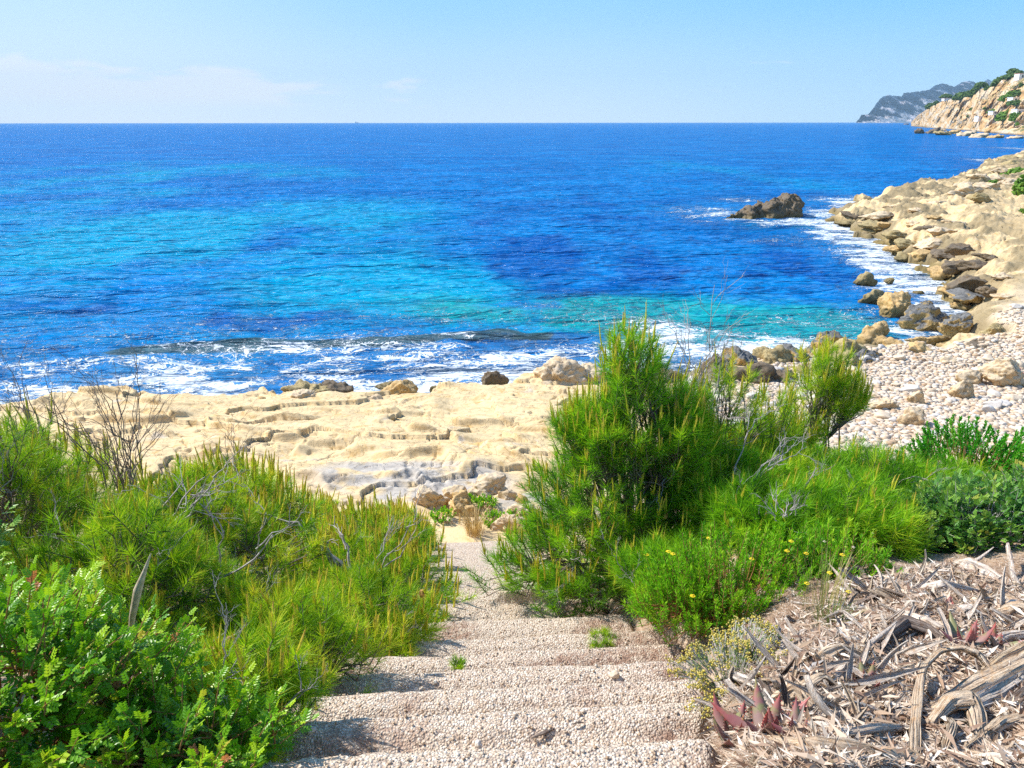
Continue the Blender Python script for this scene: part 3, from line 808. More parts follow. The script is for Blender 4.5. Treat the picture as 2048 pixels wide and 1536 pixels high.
# the dark islet out in the bay: a crest climbing to the right
def islet():
    x0, y0 = at(1452, 436); x1, y1 = at(1622, 424)
    y1 = y0 + 4.5
    n, mth = 200, 70
    u = np.linspace(0, 1, n); v = np.linspace(-1, 1, mth)
    U, Vv = np.meshgrid(u, v, indexing='ij')
    L = depth((x0, y0, 0)) * 168 / FPX
    prof_h = np.interp(u, [0, .05, .2, .27, .34, .42, .5, .62, .7, .78, .9, .97, 1], [0, .30, .52, 1.10, .92, 1.2, 1.3, 1.6, 1.55, 2.05, 1.95, 1.3, -0.3])
    prof_h = prof_h + 0.10 * n2(u * 14, u * 0, 400) + 0.06 * n2(u * 33, u * 0, 401)
    wid = np.interp(u, [0, .1, .5, .9, 1], [0.2, 1.0, 1.6, 1.6, 0.4])
    H = prof_h[:, None] * (1 - np.abs(Vv) ** 2.4) - 0.6 * np.abs(Vv) ** 2
    X = U * L; Y = Vv * wid[:, None] + 0.5 * fbm(U * 5, Vv * 1, 3, 410) + U * 2.0
    Z = H + 0.22 * fbm(X * 0.9, Y * 0.9, 5, 405, 0.6) * (1 - Vv ** 4) - 0.12 * np.abs(fbm(X * 2.3, Y * 2.3, 4, 406))
    Y = Y + 0.25 * fbm(X * 1.2, Z * 2.0, 4, 407) ; X = X + 0.2 * fbm(Y * 1.1 + 4, Z * 2.2, 4, 408)
    o = mesh_np('islet_rock', np.stack([X.ravel(), Y.ravel(), Z.ravel()], 1), grid_faces(n, mth)[:, ::-1][:, ::-1], ROCK_DARK, smooth=True, loc=(x0, y0, 0))
    tag(o, 'long dark jagged rock standing alone in the blue bay with foam round it', 'rock')
islet()
A_ = ROCK_PALE; B_ = ROCK_OCHRE; D_ = ROCK_DARK; O_ = ROCK_OLIVE; T_ = ROCK_TOPDARK
brock('sea_rock', 'small brown pointed rock in the surf, farther out of two', 1735, 572, 0, 58, 26, O_, 31, 0.8, angular=0.8)
brock('sea_rock', 'tiny brown rock tip just breaking the water beside the pointed one', 1782, 566, 0, 24, 9, O_, 32, 0.7)
brock('sea_rock', 'flat olive rock awash with two humps, nearest the turquoise shallows', 1750, 608, 0, 66, 25, O_, 33, 0.55, angular=0.8)
brock('boulder', 'leaning ochre boulder with a slanting top in the surf', 1800, 636, 0, 82, 46, B_, 34, 0.8, angular=0.9)
brock('boulder', 'biggest cove boulder, ochre sides under a dark grey crusted top', 1860, 668, -0.1, 150, 62, T_, 35, 0.55, angular=0.9)
brock('boulder', 'yellow boulder with a round knob on its shoulder at the water edge', 1748, 694, 0, 62, 34, B_, 36, 0.8, angular=0.2, lump=0.5)
brock('boulder', 'round yellow knob rock on top of the shoulder boulder', 1762, 672, 0.15, 36, 28, B_, 37, 0.9, angular=0.1)
brock('boulder', 'long low ochre slab lying across the small inlet', 1870, 694, 0, 125, 22, B_, 38, 0.30, rz=0.12, angular=0.6)
brock('boulder', 'olive green topped boulder behind the long ochre slab', 1918, 674, 0.2, 84, 44, T_, 39, 0.7, angular=0.9)
brock('boulder', 'brown angular boulder alone among the white cobbles by the inlet', 2000, 684, 0.6, 84, 36, O_, 40, 0.6, angular=0.9)
brock('boulder', 'low grey brown boulder with a flat top on the upper beach', 1985, 712, 0.65, 100, 26, D_, 41, 0.5, angular=0.6)
brock('boulder', 'small ochre stone at the near end of the inlet', 1900, 706, 0.2, 40, 18, B_, 42)
brock('boulder', 'rounded ochre lump on the bright wet sandstone', 1790, 712, 0.2, 62, 30, B_, 43, 0.8, angular=0.3)
brock('boulder', 'wide pale brown boulder in the middle of the shingle', 1840, 728, 0.5, 96, 34, ROCK_OCHRE, 44, 0.7, angular=0.5)
brock('boulder', 'pale tan boulder right of the wide one in the shingle', 1900, 742, 0.6, 66, 26, A_, 45, 0.7, angular=0.6)
brock('boulder', 'pale blocky boulder at the right edge beside the broken pallet', 2025, 770, 0.9, 100, 42, A_, 46, 0.7, angular=0.8)
brock('boulder', 'flat pale boulder with a brown shaded end, mid beach', 1948, 770, 0.8, 70, 30, A_, 47, 0.7, angular=0.8)
brock('boulder', 'tan boulder with a brown pitted face among the cobbles', 1930, 796, 0.85, 60, 30, A_, 48, 0.7, angular=0.5)
brock('boulder', 'long pale flat boulder low on the shingle slope', 1778, 824, 0.85, 82, 24, A_, 49, 0.5, angular=0.7)
brock('boulder', 'grey white pointed boulder among beach stones', 1833, 812, 0.8, 46, 30, A_, 50, 0.6, angular=0.9)
brock('boulder', 'pale boulder nearest the dark shrub at the foot of the beach', 1832, 852, 1.0, 62, 32, A_, 51, 0.7, angular=0.5)
# rim of the flat ledge
brock('boulder', 'smooth pale boulder split by a crack at the ledge rim left of the pine', 1120, 782, 0.85, 132, 54, A_, 61, 0.75, angular=0.15, lump=0.3)
brock('boulder', 'pale domed rock sitting against the big cracked boulder', 1170, 770, 0.9, 80, 40, A_, 62, 0.8, angular=0.2)
brock('boulder', 'rough brown pitted rock crest at the ledge rim', 612, 806, 0.75, 140, 40, O_, 63, 0.5, angular=0.6)
brock('boulder', 'rough grey rock crest joined to the brown one', 668, 804, 0.75, 120, 36, D_, 64, 0.5, angular=0.5)
brock('boulder', 'whitish rounded rock in front of the brown crest', 596, 820, 0.85, 100, 32, A_, 65, 0.7, angular=0.2)
brock('boulder', 'bright orange sided boulder at the ledge rim', 800, 812, 0.75, 96, 42, B_, 66, 0.6, angular=0.5)
brock('boulder', 'pale wedge rock left of the orange sided boulder', 748, 816, 0.85, 70, 22, A_, 67, 0.7, angular=0.7)
brock('boulder', 'dark wet rock in the wash below the ledge rim', 985, 768, 0.3, 70, 26, D_, 68, 0.6)
brock('boulder', 'small dark pointed rock in the white wash', 872, 792, 0.1, 40, 22, O_, 69, 0.7, angular=0.9)
brock('boulder', 'dark angular rock between white wash and pale ledge', 918, 790, 0.2, 46, 22, O_, 70, 0.7, angular=0.9)
brock('boulder', 'dark flat rock slab awash beyond the orange boulder', 785, 778, 0.0, 90, 13, O_, 71, 0.4)
brock('boulder', 'small orange stone at the left end of the rim crest', 520, 816, 0.8, 60, 22, B_, 72, 0.6)
# dark crest between the pine and the cove
for i, (px, py, w_, h_, mt, lb) in enumerate([
    (1432, 770, 70, 40, D_, 'grey rock just right of the tall pine crown'), (1490, 756, 90, 48, T_, 'dark topped rock peak above the pine shoots'), (1545, 748, 84, 34, O_, 'brown rock right of the dark topped peak'),
    (1600, 742, 90, 34, T_, 'dark topped rock behind the pine sapling stem'), (1500, 790, 110, 44, D_, 'broad grey boulder below the dark peak'), (1440, 800, 70, 36, D_, 'grey round boulder low behind the pine shoots'),
    (1655, 712, 76, 34, T_, 'dark pitted rock at the left of the sapling top'), (1700, 730, 110, 30, O_, 'brown wet rock right of the sapling'), (1740, 738, 80, 32, T_, 'dark crusted rock near the bright wet sandstone'),
    (1690, 752, 90, 30, O_, 'olive boulder behind the sapling crown'), (1560, 790, 90, 34, D_, 'grey lumpy boulder between shoots and sapling'), (1620, 772, 90, 30, O_, 'tan brown boulder left of the sapling crown'), (1330, 790, 90, 40, D_, 'grey rock glimpsed through the dead stalks')]):
    brock('boulder', lb, px, py + 6, 0.4, w_ * 1.25, h_ * 1.5, mt, 80 + i, 0.7, group='rocks along the dark crest', angular=0.7, strata=0.3)
# rocks along the promontory
rr = random.Random(4)
prom_r = [(1700, 452, 50, 16, O_), (1722, 438, 70, 20, D_), (1765, 436, 60, 16, A_), (1758, 460, 70, 20, O_), (1800, 478, 60, 22, O_), (1830, 500, 56, 26, O_), (1800, 505, 44, 18, B_), (1855, 520, 60, 30, B_), (1820, 525, 46, 22, O_),
          (1870, 500, 56, 24, A_), (1890, 470, 60, 20, A_), (1840, 455, 50, 16, A_), (1900, 520, 60, 28, D_), (1925, 545, 60, 30, D_), (1950, 575, 70, 32, D_), (1900, 560, 56, 30, B_), (1885, 560, 40, 22, B_), (1915, 590, 50, 26, B_), (1960, 610, 84, 34, T_),
          (1935, 622, 56, 22, B_), (1990, 590, 60, 20, D_), (1930, 505, 56, 22, D_), (1960, 540, 60, 22, D_), (2010, 560, 40, 14, A_), (1795, 420, 44, 12, A_), (1840, 425, 40, 10, A_), (1880, 410, 40, 12, A_), (1870, 440, 36, 12, B_),
          (1920, 395, 44, 18, A_), (1950, 392, 46, 30, A_), (1935, 380, 40, 24, A_), (1965, 402, 40, 20, O_), (1985, 385, 46, 26, A_), (2000, 366, 50, 24, A_), (1970, 365, 46, 22, A_), (2020, 372, 40, 18, A_), (1990, 400, 40, 14, B_), (1958, 415, 30, 12, O_), (1920, 408, 34, 14, A_),
          (2035, 335, 50, 18, O_), (2010, 345, 40, 14, A_), (2030, 322, 46, 14, O_), (1840, 590, 30, 10, O_), (1860, 610, 26, 8, B_), (1742, 470, 40, 12, O_), (1780, 455, 40, 14, B_), (1860, 462, 40, 14, D_), (1915, 450, 40, 12, A_), (1945, 470, 44, 12, D_), (1985, 520, 50, 14, D_), (2020, 600, 44, 14, A_)]
for i, (px, py, w_, h_, mt) in enumerate(prom_r):
    d0 = 70 if py < 440 else 45
    # find the ground level along that sight line
    z = 0.0
    for _ in range(12):
        x, y = at(px, py, z); z = 0.5 * z + 0.5 * max(0.0, gz(x, y))
    lbl = {id(A_): 'pale weathered limestone block on the far promontory', id(B_): 'ochre sea worn block at the promontory foot', id(O_): 'olive brown wet block along the promontory edge', id(D_): 'dark grey broken block on the promontory slope', id(T_): 'dark crusted block at the cove side of the promontory'}[id(mt)]
    grp = {id(A_): 'pale promontory blocks', id(B_): 'ochre promontory blocks', id(O_): 'wet promontory blocks', id(D_): 'grey promontory blocks', id(T_): 'crusted promontory blocks'}[id(mt)]
    brock('boulder', lbl, px, py, z, w_ * 1.25, h_ * 0.72, mt, 200 + i, rr.uniform(0.6, 0.9), group=grp, rz=rr.uniform(-0.3, 0.3), angular=0.9, strata=0.5, sub=4)
# rocks at the foot of the steps
for i, (px, py, w_, h_, mt, lb) in enumerate([
    (862, 1024, 84, 44, A_, 'cream rock beside the left pine tips at the foot of the path'), (925, 1040, 84, 46, B_, 'rock with an orange shaded hollow behind the dry grass tuft'), (905, 1000, 60, 26, A_, 'small cream rock behind the orange hollowed one'),
    (975, 1000, 110, 40, A_, 'wide cream rock on the ledge behind yellow flowers'), (1010, 1016, 60, 34, A_, 'pitted pale rock right of the flowering clump'), (1044, 1018, 40, 30, B_, 'orange brown rock hidden against the pine edge'),
    (1048, 1042, 66, 36, A_, 'rounded white rock near the path end beside the pine'), (1018, 1066, 84, 34, A_, 'low white rock right of the dry grass tuft'), (900, 1052, 36, 14, A_, 'small cream stone left of the dry grass tuft'), (960, 1050, 40, 14, A_, 'flat cream stone behind the dry grass tuft')]):
    brock('rock', lb, px, py, 1.3, w_, h_, mt, 300 + i, 0.7, angular=0.5, strata=0.3)
# ------------------------------------------------------------------ shingle
V1, F1 = ICO[1]; V2_, F2_ = ICO[2]
def cobble_spots(n, rg, lo=(1380, 640), hi=(2250, 905)):
    out = []
    while len(out) < n:
        px, py = rg.uniform(lo[0], hi[0]), rg.uniform(lo[1], hi[1])
        x, y = at(px, py, 0.9)
        out.append((x + rg.normal() * 0.2, y + rg.normal() * 0.3))
    return np.array(out)
rg = np.random.default_rng(21)
pts = cobble_spots(30000, rg)
zz, mm = terrain(pts[:, 0], pts[:, 1], True)
ok = (mm['sand'] > rg.uniform(0.15, 0.8, len(pts)))
pts, zz = pts[ok], zz[ok]
def scatter(V, F, loc, S, ang, tilt=None):
    """copies of a small shape in one set of arrays: loc (n,3), S (n,3), ang (n,)"""
    n, k = len(loc), len(V)
    W = V[None] * S[:, None]
    if tilt is not None:
        c, s_ = np.cos(tilt)[:, None], np.sin(tilt)[:, None]
        y_, z_ = W[..., 1] * c - W[..., 2] * s_, W[..., 1] * s_ + W[..., 2] * c
        W = np.stack([W[..., 0], y_, z_], -1)
    c, s_ = np.cos(ang)[:, None], np.sin(ang)[:, None]
    W = np.stack([W[..., 0] * c - W[..., 1] * s_, W[..., 0] * s_ + W[..., 1] * c, W[..., 2]], -1) + loc[:, None]
    FF = (F[None] + (np.arange(n) * k)[:, None, None]).reshape(-1, F.shape[1])
    return W.reshape(-1, 3), FF
n = len(pts)
r0 = 0.030 + 0.075 * rg.random(n) ** 3.0
S = np.stack([r0 * rg.uniform(0.9, 1.6, n), r0, r0 * rg.uniform(0.4, 0.7, n)], 1)
loc = np.stack([pts[:, 0], pts[:, 1], zz + S[:, 2] * 0.35], 1)
Vp = V1 * (1 + 0.12 * fbm3(V1 * 1.7, 2, 3))[:, None]
W, FF = scatter(Vp, F1, loc, S, rg.uniform(0, 6.28, n))
o = mesh_np('shingle', W, FF, PEB, smooth=True, attrs={'tint': np.repeat(np.clip(rg.normal(0.6, 0.25, n), 0, 1), len(V1))})
o['kind'] = 'stuff'; o['label'] = 'white and tan shingle covering the cove beach'
# the larger cobbles one by one
protos = []
for i in range(9):
    V, F = rock_verts((1.25, 1.0, 0.62), 500 + i, 3, angular=0.35 + 0.06 * i, lump=0.2, detail=0.6)
    me = mesh_np('beach_stone', V, F, STONE[i % 3], smooth=True)
    protos.append(me)
sp = pts[rg.permutation(len(pts))[:250]]
desc = ['white worn beach stone lying in the shingle', 'tan worn beach stone lying in the shingle', 'grey worn beach stone lying in the shingle']
for i, (x, y) in enumerate(sp):
    k = i % 9
    o = protos[k] if i < 9 else protos[k].copy()
    if i >= 9: COL.objects.link(o)
    r_ = float(0.09 + 0.15 * rg.random() ** 2.5)
    o.scale = (r_, r_, r_)
    o.location = (x, y, gz(x, y) + r_ * 0.25)
    o.rotation_euler = (rg.uniform(-.25, .25), rg.uniform(-.25, .25), rg.uniform(0, 6.28))
    tag(o, desc[k % 3], 'stone', ('white', 'tan', 'grey')[k % 3] + ' stones on the cove beach')
# broken timber frame thrown up on the beach
x, y = at(2018, 746, 0.95)
fr = thing('broken_pallet', 'broken reddish wooden pallet lying on the shingle at the right edge', 'pallet', (x, y, gz(x, y) + 0.12), rz=-0.3)
WOODP = _plain('reddish_old_timber', (0.42, 0.22, 0.17), (0.56, 0.36, 0.27), 20)
def box_np(cx, cy, cz, sx, sy, sz):
    v = np.array([[i, j, k] for i in (-1, 1) for j in (-1, 1) for k in (-1, 1)], float) * (sx / 2, sy / 2, sz / 2) + (cx, cy, cz)
    f = np.array([[0, 1, 3, 2], [4, 6, 7, 5], [0, 4, 5, 1], [2, 3, 7, 6], [0, 2, 6, 4], [1, 5, 7, 3]])
    return v, f
for i, (cx, cy, L_, a) in enumerate([(0, 0, 0.8, 0), (0.02, 0.22, 0.7, 0.05), (0, 0.45, 0.8, -0.04)]):
    v, f = box_np(cx, cy, 0.06, L_, 0.07, 0.05); o = mesh_np('slat', v, f, WOODP, fr); o.rotation_euler.z = a
for cx in (-0.3, 0.25):
    v, f = box_np(cx, 0.22, 0.0, 0.09, 0.55, 0.07); mesh_np('bearer', v, f, WOODP, fr)

# ------------------------------------------------------------------ far coast
def headland():
    # columns: photo x, foot distance, ridge distance, ridge silhouette height in the photo
    px = np.array([1822, 1835, 1850, 1865, 1885, 1905, 1925, 1950, 1962, 1985, 2005, 2020, 2048, 2090, 2150, 2260.])
    Db = np.array([1500, 1300, 1150, 1050, 960, 860, 780, 690, 640, 585, 545, 520, 480, 470, 470, 480.])
    ry = np.array([246, 232, 222, 213, 203, 199, 197, 190, 178, 172, 158, 154, 150, 138, 125, 118.])
    Dr = Db + np.interp(px, [1822, 1900, 2048, 2260], [25, 60, 130, 170])
    n, mth = 420, 150
    u = np.linspace(1822, 2260, n)
    db, ry_, dr = np.interp(u, px, Db), np.interp(u, px, ry), np.interp(u, px, Dr)
    foot = np.array([[(a - 1024) / FPX * (b * _cp + CAM_Z * _sp), b, -0.6] for a, b in zip(u, db)])
    top = np.array([list(PD(a, b, c)) for a, b, c in zip(u, ry_, dr)])
    v = np.linspace(0, 1, mth)
    # a low rocky apron, then the cliff, then gentler upper slope
    hz = np.interp(v, [0, .05, .14, .22, .55, .8, 1], [0, .07, .10, .16, .70, .90, 1])
    hd = np.interp(v, [0, .05, .14, .22, .55, .8, 1], [0, .06, .22, .30, .52, .78, 1])
    U, Vv = np.meshgrid(u, v, indexing='ij')
    X = foot[:, 0:1] + (top[:, 0:1] - foot[:, 0:1]) * hd; Y = foot[:, 1:2] + (top[:, 1:2] - foot[:, 1:2]) * hd
    Z = -0.6 + (top[:, 2:3] + 0.6) * hz
    am = np.sin(np.pi * np.clip(Vv, 0, 1)) ** 0.6
    D = fbm(X / 30, Z / 12 + Y / 60, 6, 500, 0.55) * (0.5 + 0.9 * sstep(-0.2, 0.3, fbm(X / 70, Z / 40, 2, 505))); G = ridge(X / 26 + Z / 40, Y / 60 + 3, 4, 510)
    dY = am * (13 * D - 3 * G); X = X + X / Y * dY; Y = Y + dY
    Z = Z + am * 1.6 * fbm(X / 8, Y / 8, 5, 530, 0.6)
    # carry the back slope down behind the ridge
    m = M('headland_rock'); p = m.pos()
    st = m.noise(m.mapping(p, (0.06, 0.02, 0.16), (R(12), 0, 0)), 1.0, 8, 0.65, 0.6)
    c = m.ramp(st, [(0.3, (0.34, 0.20, 0.09)), (0.45, (0.58, 0.36, 0.16)), (0.55, (0.64, 0.48, 0.30)), (0.7, (0.66, 0.58, 0.47))])
    gr = m.noise(m.mapping(p, (0.03, 0.03, 0.05)), 1.0, 8, 0.62)
    nm = m.new('ShaderNodeSeparateXYZ'); m.put(nm.inputs[0], m.new('ShaderNodeNewGeometry').outputs['Normal'])
    gmask = m.math('MULTIPLY', m.rng(gr, 0.50, 0.58), m.rng(nm.outputs['Z'], 0.55, 0.75))
    c = m.mix(m.math('MULTIPLY', gmask, 0.9), c, m.mix(m.noise(p, 0.4, 4), (0.05, 0.09, 0.025), (0.16, 0.17, 0.06)))
    sz = m.new('ShaderNodeSeparateXYZ'); m.put(sz.inputs[0], p)
    c = m.mix(m.rng(sz.outputs['Z'], 0.3, 1.3, 0.75, 0), c, (0.14, 0.11, 0.07))
    m.done(m.bsdf(c, 0.95, m.bump(m.math('ADD', st, m.noise(p, 0.35, 8, 0.65)), 0.9, 1.6), 0.1))
    nb = 20
    back = []
    for k in range(1, nb + 1):
        t = k / nb
        back.append(np.stack([X[:, -1] * (1 + 160 * t / Y[:, -1]) + 10 * t, Y[:, -1] + 160 * t, Z[:, -1] - (Z[:, -1] + 3) * t * t], 1))
    G3 = np.concatenate([np.stack([X, Y, Z], 2), np.stack(back, 1)], 1)
    o = mesh_np('headland', G3.reshape(-1, 3), grid_faces(n, mth + nb), m.m, smooth=True)
    o['kind'] = 'structure'
    return G3[:, :mth]
HG = headland()
def hpos(px, py):
    """the point of the headland seen nearest to a photo pixel"""
    g = HG.reshape(-1, 3); d = g[:, 1] * _cp + (CAM_Z - g[:, 2]) * _sp
    qx = 1024 + FPX * g[:, 0] / d; qy = 768 - FPX * (g[:, 1] * _sp + (g[:, 2] - CAM_Z) * _cp) / d
    i = np.argmin((qx - px) ** 2 + (qy - py) ** 2)
    return g[i]
def mountain():
    px = np.array([1712, 1718, 1722, 1735, 1742, 1752, 1762, 1775, 1790, 1803, 1808, 1822, 1845, 1858, 1870, 1885, 1897, 1908, 1925, 1940, 1952, 1966, 1976, 1990, 2030, 2100.])
    ry = np.array([246, 240, 232, 231, 225, 210, 198, 192, 194, 195, 188, 187, 184, 182, 173, 169, 172, 176, 166, 164, 168, 167, 160, 170, 168, 150.]) - 1.5
    n, mth = 520, 150
    u = np.linspace(1712, 2100, n); ry_ = np.interp(u, px, ry) + 1.2 * n2(u / 6.0, u * 0, 700) + 0.6 * n2(u / 2.2, u * 0, 701)
    D0 = np.interp(u, [1712, 2100], [5200, 5200]); D1 = D0 + np.interp(u, [1712, 1760, 2100], [60, 350, 900])
    foot = np.array([[(a - 1024) / FPX * (b * _cp + CAM_Z * _sp), b, -2.0] for a, b in zip(u, D0)])
    top = np.array([list(PD(a, b, c)) for a, b, c in zip(u, ry_, D1)])
    v = np.linspace(0, 1, mth); U, Vv = np.meshgrid(u, v, indexing='ij')
    hz = v ** 0.85
    X = foot[:, 0:1] + (top[:, 0:1] - foot[:, 0:1]) * v; Y = foot[:, 1:2] + (top[:, 1:2] - foot[:, 1:2]) * v
    Z = -2 + (top[:, 2:3] + 2) * hz
    am = np.sin(np.pi * Vv) ** 0.7
    dY = am * (190 * ridge((X + 1.2 * Z) / 230, (Z) / 500, 5, 710, 0.6) - 60 + 70 * fbm(X / 60, Z / 70, 5, 715, 0.6)); X = X + X / Y * dY; Y = Y + dY
    Z = Z + am * 16 * fbm(X / 70, Y / 120, 5, 720, 0.6)
    m = M('haze_tinted_mountain_rock'); p = m.pos()
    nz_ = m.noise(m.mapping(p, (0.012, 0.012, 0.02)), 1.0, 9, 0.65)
    c = m.ramp(nz_, [(0.38, (0.13, 0.18, 0.22)), (0.50, (0.26, 0.29, 0.34)), (0.60, (0.50, 0.46, 0.47)), (0.75, (0.62, 0.55, 0.54))])  # rock tones tinted blue to carry part of the distance haze
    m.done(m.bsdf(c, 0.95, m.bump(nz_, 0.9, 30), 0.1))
    bk = np.stack([np.stack([X[:, -1] * (1 + 800 * t / Y[:, -1]), Y[:, -1] + 800 * t, Z[:, -1] * (1 - t)], 1) for t in (0.3, 0.7, 1.02)], 1)
    G3 = np.concatenate([np.stack([X, Y, Z], 2), bk], 1)
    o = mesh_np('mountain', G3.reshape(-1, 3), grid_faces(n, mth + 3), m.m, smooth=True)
    o['kind'] = 'structure'
mountain()
# rocks off the headland
for i, (px, py, w_, h_, mt, lb) in enumerate([
    (1838, 268, 26, 13, D_, 'dark peaked skerry at the sea end of the far rock group'), (1868, 268, 34, 14, D_, 'dark humped skerry in the middle of the far rock group'), (1885, 271, 44, 9, O_, 'long low skerry in front of the far rock group'),
    (1812, 250, 14, 3.5, D_, 'tiny low dark skerry off the headland tip'), (1828, 250, 18, 7, D_, 'dark rock joined to the headland tip')]):
    x, y = at(px, py, 0)
    sc_ = depth((x, y, 0)) / FPX
    boulder('skerry', lb, x, y, (w_ * sc_ / 2, w_ * sc_ / 2, h_ * sc_ * 0.8), mt, 640 + i, sink=0.35, base=0, rz=0, sub=4, angular=0.9, detail=1.6)
for i, (px, py, w_, h_) in enumerate([(1915, 268, 36, 8), (1935, 272, 50, 8), (1965, 275, 60, 7), (2000, 276, 60, 6), (1890, 262, 20, 5), (1995, 262, 24, 9), (1985, 266, 26, 8), (2040, 277, 60, 5)]):
    x, y = at(px, py, 0.3); sc_ = depth((x, y, 0)) / FPX
    boulder('shore_rock', 'pale rock slab along the far headland shore', x, y + 4, (w_ * sc_ / 2, w_ * sc_ / 3, h_ * sc_), A_ if i % 3 else B_, 660 + i, sink=0.4, base=0, rz=0.1, sub=4, angular=0.9, group='pale slabs along the far headland shore', detail=1.4)

# ------------------------------------------------------------------ air
def haze():
    m = M('sea_haze')
    v = m.new('ShaderNodeVolumePrincipled')
    v.inputs['Color'].default_value = (0.50, 0.76, 1.0, 1)
    v.inputs['Density'].default_value = 1.0 / 12500
    v.inputs['Anisotropy'].default_value = 0.0
    m.t.links.new(v.outputs[0], m.out.inputs['Volume'])
    vv, ff = box_np(0, 3700, 160, 18000, 9000, 350)
    vv[:, 2] = np.where(vv[:, 2] < 160, -8.0, 460.0)
    o = mesh_np('haze', vv, ff, m.m); o['kind'] = 'stuff'; o['label'] = 'thin blue sea haze'
haze()
#PART3
# ------------------------------------------------------------------ plants: shapes
def unit(v): return v / np.maximum(np.linalg.norm(v, axis=-1, keepdims=True), 1e-9)
def frame(d):
    """two directions across d, for arrays of directions"""
    a = np.where(np.abs(d[:, 2:3]) < 0.9, np.array([[0, 0, 1.0]]), np.array([[1.0, 0, 0]]))
    u = unit(np.cross(a, d)); return u, np.cross(d, u)
def tubes(lines, sides=5):
    Vs, Fs, k = [], [], 0
    an = np.arange(sides) * 2 * np.pi / sides; ca_, sa_ = np.cos(an), np.sin(an)
    for pts_, rad in lines:
        pts_ = np.asarray(pts_, float); n = len(pts_)
        t = np.empty_like(pts_); t[1:-1] = pts_[2:] - pts_[:-2]; t[0] = pts_[1] - pts_[0]; t[-1] = pts_[-1] - pts_[-2]
        t = unit(t); u, v = frame(t)
        ring = pts_[:, None] + (u[:, None] * ca_[None, :, None] + v[:, None] * sa_[None, :, None]) * np.asarray(rad)[:, None, None]
        Vs.append(ring.reshape(-1, 3))
        i = np.arange((n - 1) * sides); r, c = i // sides, i % sides
        Fs.append(np.stack([r * sides + c, r * sides + (c + 1) % sides, (r + 1) * sides + (c + 1) % sides, (r + 1) * sides + c], 1) + k)
        k += n * sides
    return np.concatenate(Vs), np.concatenate(Fs)
def bend(a, b, n, sag, rg, wob=0.03):
    a, b = np.asarray(a, float), np.asarray(b, float)
    t = np.linspace(0, 1, n)[:, None]
    L = np.linalg.norm(b - a)
    p = a + (b - a) * t + np.array([[0, 0, 1.0]]) * (np.sin(np.pi * t) * sag * L)
    w = rg.normal(size=(n, 3)) * wob * L; w[0] = w[-1] = 0
    return p + w
def needles(start, d, L, rg, per=70, nl=0.08, wd=0.0024, spread=(75, 25), t0=0.1, curve=0.25, seg=1):
    """needles set round shoots: start, d (n,3), L (n,)"""
    n = len(start)
    idx = np.repeat(np.arange(n), per)
    t = t0 + (1 - t0) * rg.random(len(idx)) ** 0.8
    base = start[idx] + d[idx] * (L[idx] * t)[:, None]
    u, v = frame(d[idx]); az = rg.uniform(0, 2 * np.pi, len(idx))
    side = u * np.cos(az)[:, None] + v * np.sin(az)[:, None]
    an = np.radians(spread[0] + (spread[1] - spread[0]) * t + rg.normal(0, 9, len(idx)))
    dr = d[idx] * np.cos(an)[:, None] + side * np.sin(an)[:, None]
    ln = nl * rg.uniform(0.75, 1.15, len(idx))
    tip = base + dr * ln[:, None] + np.array([0, 0, 1.0]) * (curve * 0.12 * ln)[:, None]
    w = unit(np.cross(dr, rg.normal(size=dr.shape))) * (wd * 0.5)
    if seg == 1:
        V = np.stack([base - w, base + w, tip], 1).reshape(-1, 3)
        F = np.arange(len(V)).reshape(-1, 3)
    else:
        mid = base + dr * (ln * 0.55)[:, None] + side * (0.02 * ln)[:, None]
        V = np.stack([base - w * .6, base + w * .6, mid + w * 1.2, tip, mid - w * 1.2], 1).reshape(-1, 3)
        F = np.arange(len(V)).reshape(-1, 5)
    return V, F, idx, t
def crown_points(blobs, n, rg, shell=0.6, low=-0.35):
    """points through the outer part of a few ellipsoids: (cx,cy,cz,rx,ry,rz)"""
    B = np.array(blobs, float); vol = (B[:, 3] * B[:, 4] + B[:, 3] * B[:, 5] + B[:, 4] * B[:, 5]); pr = vol / vol.sum()
    out, nr = [], []
    while len(out) < n:
        b = B[rg.choice(len(B), p=pr)]
        d = unit(rg.normal(size=3))
        if d[2] < low: d[2] *= -0.4; d = unit(d)
        r = (shell + (1 - shell) * rg.random() ** 0.7) * (1 + 0.16 * math.sin(5 * math.atan2(d[1], d[0]) + b[0] * 9) * (1 - abs(d[2])))
        p = b[:3] + d * b[3:] * r
        out.append(p); nr.append(d)
    return np.array(out), np.array(nr)
